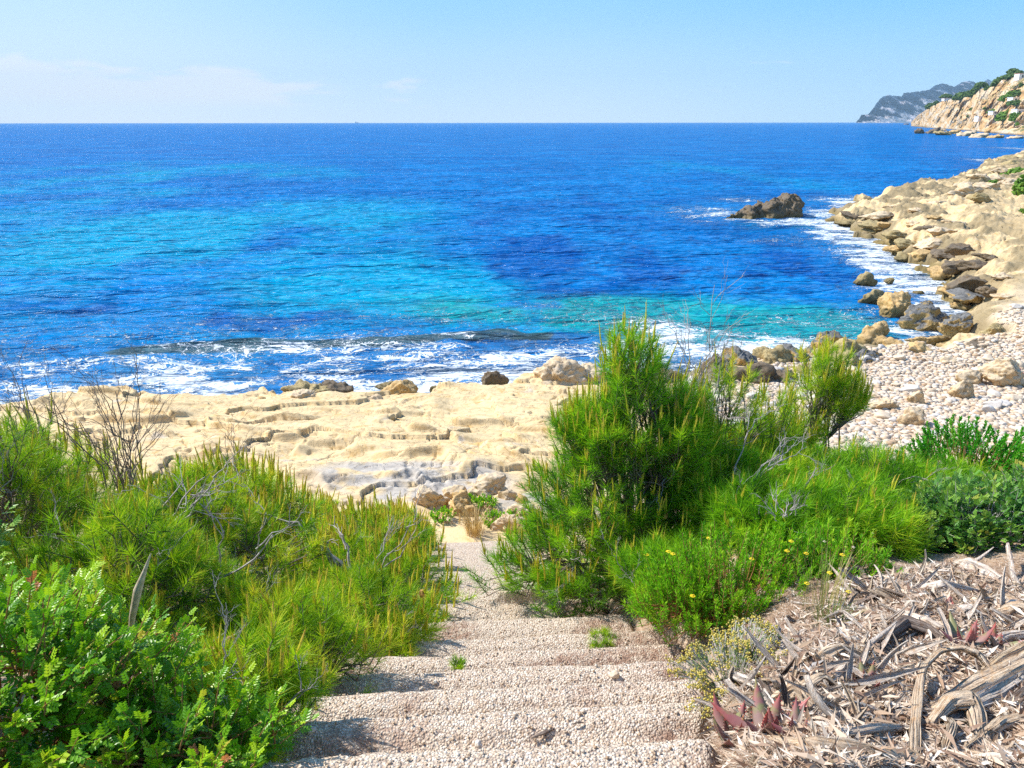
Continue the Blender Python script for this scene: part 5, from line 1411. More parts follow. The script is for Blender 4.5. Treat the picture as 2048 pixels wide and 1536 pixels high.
for i, (px, py, lb) in enumerate([(885, 1040, 'yellow flowered cushion plant beside the left pine tips'), (972, 1022, 'yellow flowered cushion plant on top of the foot rocks'), (985, 1045, 'low yellow flowered mat right of the dry grass tuft'), (930, 1006, 'tiny yellow flowered clump behind the hollowed rock'), (1030, 1040, 'small yellow flowered clump by the white rocks')]):
    x, y = at(px, py, 1.35)
    herb('samphire_plant', lb, x, y, [(0, 0, 0.08, 0.22, 0.2, 0.16)], 60, 1010 + i, HERB, 0.04, 0.012, 16, (0.06, 0.12), 8, 'plant', 'yellow flowered plants at the path end')
# golden everlasting on the bank
def everlasting():
    x, y = 0.80, 2.28
    rg = np.random.default_rng(44); z0 = max(gz(x, y), CAM_Z - 2.02) + 0.01
    root = thing('everlasting_bush', 'golden yellow dry headed cushion bush beside the nearest steps', 'shrub', (x, y, z0))
    pts_, nr = crown_points([(0, 0, 0.02, 0.22, 0.20, 0.12), (0.12, 0.18, 0.02, 0.14, 0.14, 0.10), (-.02, -.18, 0.02, .16, .12, .09)], 420, rg, 0.75, 0.0)
    lines = [(bend(p * np.array([.5, .5, 0]), p, 4, 0.02, rg, .02), [0.0016] * 4) for p in pts_]
    V, F = tubes(lines, 3); mesh_np('stems', V, F, TWIG, root)
    V, F, idx, t = needles(pts_ * np.array([.5, .5, .1]), unit(pts_ * np.array([.5, .5, .9])), np.linalg.norm(pts_ * np.array([.5, .5, .9]), axis=1), rg, 14, 0.02, 0.002, (50, 25), 0.1)
    mesh_np('foliage', V, F, LENTISK_OLD, root, attrs={'tint': np.repeat(rg.uniform(.4, .8, len(idx)), 3)})
    n = len(pts_) * 6; id_ = np.repeat(np.arange(len(pts_)), 6)
    l_ = pts_[id_] + rg.normal(size=(n, 3)) * np.array([.008, .008, .004])
    S_ = np.repeat(rg.uniform(.0028, .0045, n)[:, None], 3, 1)
    W, FF = scatter(V1, F1, l_, S_, rg.uniform(0, 6, n))
    mesh_np('flower_heads', W, FF, GOLD, root, attrs={'tint': np.repeat(rg.uniform(0, 1, n), len(V1))})
everlasting()
rgs = np.random.default_rng(3)
Vr, Fr, _, _ = needles(np.zeros((9, 3)) + rgs.normal(size=(9, 3)) * .01, unit(rgs.normal(size=(9, 3)) * .4 + np.array([0, 0, 1])), np.full(9, .035), rgs, 16, .010, .005, (60, 30))
o = mesh_np('stonecrop', Vr, Fr, RED, loc=(1.17, 3.02, gz(1.17, 3.02))); tag(o, 'tiny bright red stonecrop at the foot of the flowering bush', 'plant')
for i, (x, y, n, lb) in enumerate([(-0.27, 3.12, 14, 'tiny pine seedling growing on a gravel step'), (0.52, 3.75, 30, 'small green pine sprig hanging over the right step edge')]):
    pine('pine_seedling', lb, x, y, [(0, 0, 0.05, 0.04 + .04 * i, 0.04 + .04 * i, 0.05)], n, 1030 + i, NEEDLE, per=40, nl=0.035 + .02 * i, wd=0.0024, shoot=(0.03, 0.06), candles=0, trunk_r=0.004, zoff=0.16)
# ------------------------------------------------------------------ debris slope: dead leaves, bark, roots
def ribbon(pts_, wid, thick, rg, curl=0.5, twist=0.0, seg=None, fray=0.15, cs=9):
    """a thick curled strip with torn ends following pts_; returns arrays with strip coordinates"""
    pts_ = np.asarray(pts_, float); n = len(pts_) if seg is None else seg
    if seg:
        t0 = np.linspace(0, 1, len(pts_)); t1 = np.linspace(0, 1, seg)
        # smooth path through the given points
        k = np.stack([np.interp(t1, t0, pts_[:, i]) for i in range(3)], 1)
        for _ in range(max(1, seg // (2 * len(pts_)))): k[1:-1] = (k[:-2] + 2 * k[1:-1] + k[2:]) / 4
        pts_ = k
    wid = np.interp(np.linspace(0, 1, n), np.linspace(0, 1, len(wid)), wid)
    t = np.gradient(pts_, axis=0); t = unit(t)
    upv = np.array([[0, 0, 1.0]]); s_ = unit(np.cross(t, upv) + 1e-6); nn = np.cross(s_, t)
    tw = np.linspace(0, twist, n) + 0.15 * rg.normal()
    s2 = s_ * np.cos(tw)[:, None] + nn * np.sin(tw)[:, None]; n2_ = -s_ * np.sin(tw)[:, None] + nn * np.cos(tw)[:, None]
    v = np.linspace(-1, 1, cs)
    cu = np.broadcast_to(np.atleast_1d(curl), (n,)) if np.ndim(curl) == 0 else np.interp(np.linspace(0, 1, n), np.linspace(0, 1, len(curl)), curl)
    rough = (0.16 if cs > 9 else 0.10) * rg.normal(size=cs)[None, :] + 0.10 * fbm(np.linspace(0, 5, n)[:, None] + 0 * v, v[None] * 3 + rg.uniform(0, 50), 3, 5)
    a = v[None] * (cu[:, None] * 1.6 + 1e-3)
    off_s = np.sin(a) / (cu[:, None] * 1.6 + 1e-3) * wid[:, None] * (1 + fray * fbm(np.linspace(0, 4, n)[:, None] + 0 * v + rg.uniform(0, 90), v[None] * 2, 2, 8))
    off_n = (1 - np.cos(a)) / (cu[:, None] * 1.6 + 1e-3) * wid[:, None] + rough * wid[:, None] * (0.9 if cs > 9 else 0.45)
    top = pts_[:, None] + s2[:, None] * off_s[..., None] + n2_[:, None] * off_n[..., None]
    th = thick * (1 - 0.6 * v ** 2)[None, :, None]
    bot = top - n2_[:, None] * th
    V = np.concatenate([top, bot[:, ::-1]], 1).reshape(-1, 3); m_ = cs * 2
    i = np.arange((n - 1) * m_); r, c = i // m_, i % m_
    F = np.stack([r * m_ + c, r * m_ + (c + 1) % m_, (r + 1) * m_ + (c + 1) % m_, (r + 1) * m_ + c], 1)
    L = np.linalg.norm(np.diff(pts_, axis=0), axis=1).sum()
    fu = np.repeat(np.linspace(0, L, n) * 4, m_); fv = np.tile(np.concatenate([v, v[::-1] + 3]) * 0.25, n) * np.repeat(np.maximum(wid, .01), m_) * 12
    caps = np.array([[c_ for c_ in range(m_)][::-1], [(n - 1) * m_ + c_ for c_ in range(m_)]])
    return V, [F, caps], fu, fv
def bank(px, py, lift=0.0):
    """the ground point of the right bank along a sight line"""
    z = 6.0
    for _ in range(11):
        q = P(px, py, z); z = 0.4 * z + 0.6 * (gz(q.x, q.y, False) + lift)
    q = P(px, py, z); z = gz(q.x, q.y) + lift
    return np.array([q.x, q.y, z])
def limb(name, label, cat, pix, lifts, wid, thick, mat, seed, curl=0.6, twist=0.0, seg=70, fray=0.35, cs=27):
    p = np.array([bank(a, b, 0) for a, b in pix]); p[:, 2] += np.array(lifts)
    o0 = p.mean(0); V, F, fu, fv = ribbon(p - o0, wid, thick, np.random.default_rng(seed), curl, twist, seg, fray, cs)
    o = mesh_np(name, V, F, mat, smooth=True, attrs={'fu': fu, 'fv': fv}, loc=tuple(o0))
    return tag(o, label, cat)
limb('driftwood_log', 'long flat weathered trunk lying along the bottom right edge', 'dead wood', [(1530, 1500), (1620, 1518), (1720, 1530), (1820, 1542), (1850, 1548)], [.05, .06, .06, .05, .05], [.020, .045, .05, .045, .03], .045, FIB_TAN, 1, -0.9, 0.0)
limb('curved_root', 'tan root strip bending up like a hook from the flat trunk', 'root', [(1822, 1530), (1822, 1480), (1826, 1420), (1835, 1375), (1865, 1348), (1910, 1345), (1950, 1350), (1985, 1372)], [.05, .07, .08, .09, .11, .12, .10, .05], [.022, .018, .014, .012, .012, .014, .02, .012], .016, FIB_TAN, 2, -0.6, 0.9)
limb('driftwood_log', 'thick silvery grooved trunk running to the right edge, upper one', 'dead wood', [(1830, 1440), (1900, 1420), (1960, 1395), (2030, 1360), (2110, 1320)], [.03, .06, .08, .08, .08], [.012, .035, .05, .055, .05], .05, FIB_TAN, 3, -1.0, 0.2)
limb('driftwood_log', 'orange brown split trunk at the right edge above the silvery one', 'dead wood', [(1930, 1385), (1990, 1350), (2050, 1322), (2120, 1300)], [.04, .08, .09, .09], [.015, .03, .04, .04], .045, FIB_TAN, 4, -1.0, 0.1)
limb('driftwood_log', 'grey brown trunk between the silvery one and the folded root', 'dead wood', [(1860, 1470), (1930, 1440), (2000, 1400), (2060, 1365), (2120, 1340)], [.04, .07, .07, .07, .06], [.02, .035, .045, .045, .04], .04, FIB_GREY, 5, -0.9, 0.1)
limb('curved_root', 'pale folded root curling over at the bottom right', 'root', [(1855, 1470), (1885, 1448), (1930, 1445), (1950, 1470), (1960, 1505), (2000, 1520), (2060, 1500), (2110, 1480)], [.05, .11, .12, .09, .05, .04, .05, .05], [.015, .035, .04, .035, .026, .02, .02, .02], .02, FIB_TAN, 6, -0.8, 0.6)
limb('curved_root', 'brown root strand in the bottom right corner', 'root', [(1985, 1560), (2010, 1530), (2050, 1505), (2100, 1490)], [.03, .04, .04, .04], [.015, .025, .03, .03], .03, FIB_DARK, 7, -0.9, 0.3)
limb('driftwood_log', 'grooved pale plank of dead wood across the middle of the debris', 'dead wood', [(1790, 1240), (1840, 1262), (1890, 1285), (1935, 1305)], [.05, .06, .05, .03], [.025, .034, .03, .012], .028, FIB_GREY, 8, -0.9, 0.1)
limb('driftwood_log', 'bleached ragged stump roots at the upper right of the debris', 'dead wood', [(1905, 1140), (1935, 1148), (1975, 1160), (2010, 1172)], [.07, .08, .06, .03], [.02, .05, .05, .02], .04, FIB_GREY, 9, -0.8, 0.2)
limb('dead_branch', 'short cut stem leaning out of the blue green bush', 'dead wood', [(2030, 1172), (2024, 1160), (2015, 1145), (2005, 1130)], [.0, .05, .10, .15], [.022, .02, .018, .014], .03, FIB_GREY, 10, -1.2, 0.1)
limb('dead_branch', 'brown curled log under the pine at the top of the debris', 'dead wood', [(1672, 1168), (1690, 1158), (1715, 1152), (1730, 1160)], [.03, .07, .07, .03], [.02, .026, .024, .014], .03, FIB_DARK, 11, -1.2, 0.2)
limb('driftwood_log', 'dark rotting curled stem in the middle of the debris', 'dead wood', [(1745, 1335), (1765, 1300), (1800, 1278), (1850, 1285), (1900, 1300)], [.03, .09, .11, .08, .03], [.015, .03, .035, .03, .015], .03, FIB_DARK, 12, -1.0, 0.4)
limb('driftwood_log', 'bleached torn strips at the near left corner of the debris', 'dead wood', [(1440, 1372), (1480, 1380), (1520, 1400), (1545, 1430), (1570, 1455)], [.04, .06, .06, .05, .03], [.02, .035, .035, .03, .012], .02, FIB_GREY, 13, -0.6, 0.6)
limb('dead_branch', 'pale broken branch fanning out beside the torn strips', 'dead wood', [(1430, 1400), (1450, 1430), (1470, 1450), (1500, 1465)], [.03, .04, .03, .02], [.012, .02, .02, .01], .012, FIB_GREY, 14, -0.6, 0.4)
limb('dead_branch', 'dark standing bark shard at the left border of the debris', 'dead wood', [(1480, 1360), (1490, 1335), (1520, 1310), (1555, 1300)], [.0, .06, .08, .05], [.012, .02, .016, .01], .01, FIB_DARK, 15, -0.8, 1.0)
for i, (a, b, c_, w_, lb) in enumerate([
    ((1900, 1530), (1985, 1480), (2090, 1440), .03, 'tan root between the folded root and the right edge'), ((1840, 1400), (1900, 1440), (1990, 1450), .02, 'thin brown root crossing under the silvery trunk'),
    ((1940, 1330), (2000, 1300), (2090, 1275), .028, 'pale root just above the orange brown trunk'), ((1880, 1540), (1900, 1490), (1890, 1450), .02, 'short upright root left of the folded root'),
    ((1990, 1440), (2040, 1415), (2110, 1400), .03, 'grooved brown root below the grey brown trunk'), ((1640, 1490), (1740, 1500), (1810, 1475), .02, 'thin tan root joining the flat trunk and the hook')]):
    limb('dead_root', lb, 'root', [a, b, c_], [.03, .08, .04], [w_ * .5, w_, w_ * .9, w_ * .6], w_, (FIB_TAN, FIB_DARK, FIB_GREY)[i % 3], 70 + i, -1.0, .5 * (-1) ** i, 60, .35, 23)
# dead succulent leaves, each curled its own way, thrown over the slope
def in_debris(px, py):
    # region of the photo covered by the dead leaves
    poly = [(1400, 1560), (1400, 1500), (1440, 1370), (1500, 1330), (1560, 1250), (1640, 1210), (1680, 1175), (1790, 1150), (1900, 1130), (2000, 1160), (2100, 1170), (2150, 1560)]
    c = False
    for (x1, y1), (x2, y2) in zip(poly, poly[1:] + poly[:1]):
        if (y1 > py) != (y2 > py) and px < (x2 - x1) * (py - y1) / (y2 - y1) + x1: c = not c
    return c
rd = np.random.default_rng(77)
leafp = []
for i in range(12):
    a = rd.uniform(0.4, 2.6); n = 14; L_ = 0.30 + 0.16 * (i % 3)
    t = np.linspace(0, 1, n); ang = a * (t - 0.5) * rd.choice([1, -1, 1])
    path = np.stack([np.cumsum(np.cos(ang)) * L_ / n, 0.03 * np.sin(t * 3 + i), np.cumsum(np.sin(ang + 0.3)) * L_ / n * 0.9], 1); path -= path.mean(0)
    V, F, fu, fv = ribbon(path, [0.018, 0.036, 0.034, 0.022, 0.004], 0.007, rd, [rd.uniform(.3, 1.3), rd.uniform(.5, 1.6), rd.uniform(.3, 1.2)], rd.uniform(-1.2, 1.2), 22, 0.4, 9)
    k = (0, 1, 2, 0, 1, 2, 0, 3, 2, 0, 1, 2)[i]
    leafp.append((mesh_np('dead_leaf', V, F, (FIB_GREY, FIB_TAN, FIB_GREY, FIB_DARK)[k], smooth=True, attrs={'fu': fu, 'fv': fv}), k))
cnt = 0; used = set()
lab = ['curled grey dead aloe leaf in the debris heap', 'curled tan dead aloe leaf in the debris heap', 'curled grey dead aloe leaf in the debris heap', 'curled dark rotting aloe leaf in the debris heap']
grp = ['grey dead leaves on the slope', 'tan dead leaves on the slope', 'grey dead leaves on the slope', 'dark dead leaves on the slope']
while cnt < 285:
    px, py = rd.uniform(1400, 2140), rd.uniform(1130, 1555)
    if not in_debris(px, py) or (py > 1380 and px > 1780) or (py > 1480 and px > 1400) or (px > 1800 and py > 1320 and rd.random() < .8): continue
    q = bank(px, py)
    i = int(rd.integers(12)); o, k = leafp[i]
    if i in used: o = o.copy(); COL.objects.link(o)
    used.add(i)
    s_ = float(rd.uniform(0.22, 0.62))
    o.scale = (s_ * 1.1, s_, s_); o.location = (q[0], q[1], q[2] + 0.022 * s_ + abs(rd.normal()) * 0.02)
    o.rotation_euler = (rd.normal() * 0.55, rd.normal() * 0.45, rd.normal() * 0.9 + (0.0 if rd.random() < .7 else 1.5) - 0.5)
    tag(o, lab[k], 'dead leaf', grp[k]); cnt += 1
for i, (o, k) in enumerate(leafp):
    if i not in used: bpy.data.objects.remove(o)
# long bark strips winding through the heap
for i, (a, b, c_, lb) in enumerate([
    ((1500, 1300), (1560, 1290), (1640, 1310), 'long grey bark strip at the upper left of the debris'), ((1600, 1345), (1680, 1325), (1760, 1340), 'pale bark strip left of the dark rotting stem'), ((1560, 1405), (1640, 1390), (1710, 1420), 'warm brown bark strip in the lower debris'),
    ((1640, 1450), (1700, 1430), (1790, 1440), 'split tan bark strip before the hooked root'), ((1700, 1220), (1760, 1200), (1850, 1215), 'silvery bark strip below the curled log'), ((1820, 1180), (1880, 1195), (1960, 1190), 'bleached bark strip under the blue green bush'),
    ((1860, 1330), (1800, 1360), (1770, 1410), 'tan strip bending down beside the hooked root'), ((1960, 1240), (2030, 1235), (2100, 1260), 'brown bark strip at the right edge of the upper debris'), ((1610, 1260), (1680, 1255), (1740, 1280), 'frayed grey strip above the pale bark strip'),
    ((1690, 1490), (1750, 1470), (1800, 1490), 'short tan strip above the flat trunk'), ((1870, 1250), (1930, 1235), (1990, 1255), 'twisted pale strip left of the grey pink aloe'), ((1520, 1440), (1580, 1425), (1640, 1450), 'white frayed strip behind the tall pointed aloe'),
    ((1900, 1500), (1960, 1540), (2040, 1545), 'thin brown strip under the folded root'), ((1640, 1380), (1690, 1365), (1750, 1385), 'reddish bark strip among the withered aloe bases')]):
    limb('bark_strip', lb, 'bark', [a, b, c_], [.02, .05 + .02 * (i % 3), .02], [.008, .020 + .004 * (i % 3), .014, .004], .010, (FIB_GREY, FIB_TAN, FIB_TAN, FIB_GREY, FIB_DARK)[i % 5], 40 + i, -0.9 + .4 * (i % 3), (-1) ** i * 0.9, 40, .5, 15)
# straw litter: fibres and chips lying on the slope, the bank and the steps
def litter(name, label, spots, nl, wd, mat, seed, flat=0.25, lift=0.006):
    rg = np.random.default_rng(seed); n = len(spots)
    d = unit(np.stack([rg.normal(size=n), rg.normal(size=n), rg.normal(size=n) * flat], 1)); ln = nl * rg.uniform(0.4, 1.3, n)
    w = unit(np.cross(d, np.stack([rg.normal(size=n) * .4, rg.normal(size=n) * .4, np.ones(n)], 1))) * wd * rg.uniform(.5, 1.3, n)[:, None] * 0.5
    c = spots + np.array([0, 0, lift]) + np.array([0, 0, 1.0]) * (np.abs(rg.normal(size=n)) * lift * 1.3)[:, None]
    mid = c + np.array([0, 0, 1.0]) * (0.12 * ln)[:, None] * rg.random(n)[:, None]
    V = np.stack([c - d * ln[:, None] / 2, mid - w, c + d * ln[:, None] / 2, mid + w], 1).reshape(-1, 3)
    o = mesh_np(name, V, np.arange(len(V)).reshape(-1, 4), mat, attrs={'tint': np.repeat(rg.random(n), 4)})
    o['kind'] = 'stuff'; o['label'] = label
def spots_bank(n, seed, poly_test=None, box=(1300, 2150, 1120, 1556)):
    rg = np.random.default_rng(seed); X, Y = [], []
    px = rg.uniform(box[0], box[1], n * 2); py = rg.uniform(box[2], box[3], n * 2)
    ok = np.array([in_debris(a, b) for a, b in zip(px, py)]) if poly_test is None else np.ones(len(px), bool)
    px, py = px[ok][:n], py[ok][:n]
    z = np.full(len(px), 6.0)
    a, b = (px - 1024) / FPX, (768 - py) / FPX; dx, dy, dz = a, _cp + b * _sp, -_sp + b * _cp
    for _ in range(14):
        t = (z - CAM_Z) / dz; z = .5 * z + .5 * terrain(dx * t, dy * t, micro=False)
    return np.stack([dx * t, dy * t, terrain(dx * t, dy * t)], 1)
STRAWL = _leaf('straw_litter', [(0, (0.20, 0.11, 0.07)), (0.35, (0.44, 0.30, 0.20)), (0.75, (0.66, 0.53, 0.40)), (1, (0.84, 0.76, 0.66))], 0.1)
litter('straw_litter', 'dry straw and fibres covering the debris slope', spots_bank(120000, 5), 0.070, 0.0030, STRAWL, 6, 0.35, 0.008)
litter('bark_chips', 'torn bark chips covering the debris slope', spots_bank(15000, 7), 0.085, 0.014, STRAWL, 8, 0.5, 0.012)
litter('soil_litter', 'dry needles and chips on the bank between steps and debris', spots_bank(50000, 9, 1, (1180, 2100, 1110, 1556)), 0.03, 0.003, STRAWL, 10, 0.2, 0.004)
# dry needles and crumbs on the steps
rg = np.random.default_rng(12)
n = 26000
s_ = 1.35 + rg.random(n) ** 1.3 * 6; w_ = rg.uniform(-.9, 1.05, n)
ko = w_ < wlim(s_) + .03; s_, w_ = s_[ko], w_[ko]; n = len(s_)
keep = rg.random(n) < 0.04 + 0.96 * sstep(0.22, 0.6, np.abs(w_) * .75 + 0.45 * fbm(w_ * 2.2, s_ * 2.0, 4, 240) + 0.50 * (tread_back(s_) - 0.45))
s_, w_ = s_[keep], w_[keep]
SP = np.stack([0.12 + w_ * ca - s_ * sa, s_ * ca + w_ * sa, stair_z(s_, w_) - 0.10 * edge_drop(s_, w_)], 1)
litter('needle_litter', 'brown fallen pine needles along the sides of the steps', SP, 0.040, 0.0022, _leaf('fallen_needles', [(0, (0.16, 0.09, 0.06)), (0.6, (0.34, 0.22, 0.16)), (1, (0.55, 0.42, 0.32))], 0.05), 13, 0.25, 0.005)
n = 12000
s_ = 1.25 + rg.random(n) ** 1.4 * 5.5; w_ = rg.uniform(-.9, 1.05, n)
ko = w_ < wlim(s_) + .03; s_, w_ = s_[ko], w_[ko]; n = len(s_)
SP = np.stack([0.12 + w_ * ca - s_ * sa, s_ * ca + w_ * sa, stair_z(s_, w_) - 0.10 * edge_drop(s_, w_)], 1)
r0 = 0.0020 + 0.0045 * rg.random(n) ** 3
S = np.stack([r0 * 1.3, r0, r0 * .7], 1)
W, FF = scatter(V1, F1, SP + np.array([0, 0, .004]), S, rg.uniform(0, 6.28, n))
o = mesh_np('gravel', W, FF, PEB, smooth=True, attrs={'tint': np.repeat(np.clip(rg.normal(.5, .25, n), 0, 1), len(V1))}); o['kind'] = 'stuff'; o['label'] = 'loose fine gravel on the steps'
# single larger bits on the steps
for i, (px, py, r_, lb, mt) in enumerate([(620, 1462, .016, 'white pebble on the nearest left step', STONE[0]), (870, 1365, .012, 'pale pebble in the shadow on the steps', STONE[0]), (1228, 1352, .022, 'rounded tan stone on the right of the steps', STONE[1]), (1122, 1502, .014, 'white pebble near the bottom of the steps', STONE[0]), (1315, 1515, .02, 'white stone beside the aloes', STONE[0]), (1130, 1520, .02, 'brown stone at the very bottom of the steps', STONE[1]), (955, 1490, .013, 'small white pebble on the nearest step', STONE[0])]):
    z = 6
    for _ in range(20):
        q = P(px, py, z); z = .5 * z + .5 * ground(q.x, q.y)
    boulder('pebble', lb, q.x, q.y, (r_ * 1.2, r_, r_ * .8), mt, 800 + i, sink=0.2, base=z, sub=3, angular=.2, detail=.5, cat='pebble')
for i, (px, py, L_, an, lb) in enumerate([(1085, 1470, .09, .5, 'brown pine bark flake on the gravel step'), (1098, 1510, .06, -.4, 'reddish twig piece on the nearest step'), (1155, 1450, .04, .2, 'dark cone scale bit on the gravel')]):
    z = 6
    for _ in range(20):
        q = P(px, py, z); z = .5 * z + .5 * ground(q.x, q.y)
    V, F, fu, fv = ribbon([(-L_ / 2, 0, 0), (0, 0, .008), (L_ / 2, 0, 0)], [.002, L_ * .12, .002], .004, rd, -.8, .3, 10, .4, 7)
    o = mesh_np('bark_flake', V, F, FIB_DARK, smooth=True, attrs={'fu': fu, 'fv': fv}, loc=(q.x, q.y, z + .008)); o.rotation_euler.z = an; tag(o, lb, 'bark')
# knotted root beside the steps
for i, (px, py, lb) in enumerate([(1200, 1318, 'small knotted root stump at the right edge of the steps'), (1330, 1310, 'little brown stone like root knob under the flowering bush')]):
    q = bank(px, py); rgx = np.random.default_rng(i + 5)
    lines = [(bend((0, 0, .0), (rgx.normal() * .09, rgx.normal() * .07, .02 + .02 * rgx.random()), 7, .35, rgx, .06), np.linspace(.016, .006, 7)) for _ in range(6)]
    V, F = tubes(lines, 7); o = mesh_np('root_knot', V, F, TWIG, smooth=True, loc=tuple(q)); tag(o, lb, 'root')
# aloes
def aloe(label, px, py, n, size, seed, dead=0.0):
    q = bank(px, py); rg = np.random.default_rng(seed)
    root = thing('aloe', label, 'succulent', (q[0], q[1], q[2] + 0.015)); size *= 1.15; n += 2
    for i in range(n):
        az = i * 2.4 + rg.normal() * .2; tilt = R(22 + 50 * (i / n) + rg.normal() * 6); L_ = size * (0.65 + 0.4 * i / n) * rg.uniform(.85, 1.1)
        m_ = 12; t = np.linspace(0, 1, m_)
        ang = tilt - 0.5 * t * rg.uniform(0.2, 1.2)
        r_ = np.cumsum(np.sin(ang)) * L_ / m_; z_ = np.cumsum(np.cos(ang)) * L_ / m_
        path = np.stack([np.cos(az) * r_, np.sin(az) * r_, z_ - .01], 1)
        w_ = L_ * 0.15 * np.array([1.0, 1.15, 1.1, .95, .75, .5, .2, .02])
        cs = 12; va = np.linspace(0, 2 * np.pi, cs, endpoint=False)
        tt = unit(np.gradient(path, axis=0)); sd_ = np.array([-np.sin(az), np.cos(az), 0.0]); nn = np.cross(sd_[None], tt)
        ww = np.interp(t, np.linspace(0, 1, 8), w_)
        # crescent section: fat below, hollow above
        oy = np.cos(va); oz = np.where(np.sin(va) > 0, np.sin(va) * .10, np.sin(va) * .42) + 0.35 * oy ** 2
        ring = path[:, None] + sd_[None, None] * (oy[None] * ww[:, None])[..., None] - nn[:, None] * (-(oz[None] * ww[:, None]))[..., None]
        V = ring.reshape(-1, 3)
        k = np.arange((m_ - 1) * cs); r, c = k // cs, k % cs
        F = np.stack([r * cs + c, r * cs + (c + 1) % cs, (r + 1) * cs + (c + 1) % cs, (r + 1) * cs + c], 1)
        # little teeth down both edges
        tv, tf = [], []
        for j in range(1, m_ - 2):
            for sgn in (1, -1):
                e = path[j] + sd_ * sgn * ww[j] + nn[j] * .35 * ww[j]; b_ = len(V) + len(tv)
                tv += [e - tt[j] * .003, e + tt[j] * .003, e + sd_ * sgn * .0055 + tt[j] * .002]; tf.append([b_, b_ + 1, b_ + 2])
        tint = np.concatenate([np.repeat(0.15 + 0.75 * t + 0.1 * rg.normal(), cs), np.ones(len(tv))])
        mesh_np('leaf', np.concatenate([V, np.array(tv)]), [F, np.array(tf)], ALOE, root, smooth=True, attrs={'tint': np.clip(tint, 0, 1)})
    return root
aloe('red tipped aloe rosette at the bottom edge nearest the steps', 1408, 1522, 7, 0.13, 1)
aloe('reddish aloe rosette second from the steps beside the torn strips', 1462, 1488, 7, 0.14, 2)
aloe('green based aloe with tall pointed leaves before the flat trunk', 1532, 1478, 8, 0.15, 3)
aloe('small aloe with two pink leaves right of the tall pointed one', 1590, 1480, 3, 0.10, 4)
aloe('grey pink aloe standing at the right side of the debris', 1925, 1300, 5, 0.14, 5)
aloe('pale green aloe leaves beside the grey pink one', 1978, 1305, 4, 0.13, 6)
aloe('tiny pink aloe tip in the upper debris', 1895, 1222, 3, 0.06, 7)
aloe('red bases of withered aloe leaves in the middle of the debris', 1735, 1385, 5, 0.11, 8)
for i, (px, py, lb) in enumerate([(1384, 1528, 'single yellow daisy at the bottom edge beside the aloe')]):
    q = bank(px, py, 0.03); V, F = flower_head(0.013); o = mesh_np('daisy', V, F, YELLOW, loc=tuple(q)); tag(o, lb, 'flower')
# stones in the debris
for i, (px, py, r_, lb) in enumerate([(1952, 1212, .035, 'rounded orange stone half buried in the upper debris'), (1948, 1190, .028, 'angular tan stone just above the rounded orange one')]):
    q = bank(px, py); boulder('stone', lb, q[0], q[1], (r_ * 1.3, r_, r_ * .8), STONE[1], 860 + i, sink=.25, base=q[2], sub=3, angular=.4, detail=.5, cat='stone')

# ------------------------------------------------------------------ far trees, bushes and houses on the headland and promontory
LEAF_FAR = _plain('far_tree_leaves', (0.04, 0.09, 0.02), (0.12, 0.19, 0.04), 0.9, 0.8, 0.3)
LEAF_NEAR = _plain('promontory_shrub_leaves', (0.05, 0.13, 0.015), (0.17, 0.30, 0.03), 2.5, 0.8, 0.1)
def far_tree(label, p, w_, h_, seed, bush=False, mat=LEAF_FAR, group=None, name=None):
    rg = np.random.default_rng(seed); p = np.asarray(p)
    root = thing(name or ('hill_bush' if bush else 'pine_tree'), label, 'bush' if bush else 'tree', tuple(p), group)
    th = 0 if bush else h_ * .45
    n = 420
    d = unit(rg.normal(size=(n, 3))); d[:, 2] = np.abs(d[:, 2]) * (1 if bush else 1) - (0 if bush else .25)
    lump = 1 + .25 * n3(d * 2.3 + seed, 3)
    c = d * np.array([w_ / 2, w_ / 2, (h_ - th) * (1.0 if bush else .62)]) * (lump * rg.uniform(.55, 1, n))[:, None] + np.array([0, 0, th + (0 if bush else (h_ - th) * .3)])
    S = np.repeat((rg.uniform(.05, .11, n) * w_)[:, None], 3, 1) * np.array([1, 1, .6])
    W, FF = scatter(V1, F1, c, S, rg.uniform(0, 6, n), rg.normal(size=n) * .5)
    W = W + (0.03 * w_) * rg.normal(size=W.shape)
    mesh_np('crown', W, FF, mat, root)
    if not bush:
        V, F = tubes([(bend((0, 0, -.5), (rg.normal() * w_ * .1, 0, h_ * .7), 5, .05, rg, .03), np.linspace(w_ * .035, w_ * .015, 5))] + [(bend((0, 0, h_ * .35), (rg.normal() * w_ * .3, rg.normal() * w_ * .2, h_ * .75), 4, .1, rg, .02), np.linspace(w_ * .02, w_ * .008, 4)) for _ in range(4)], 5)
        mesh_np('trunk', V, F, BARK, root, smooth=True)
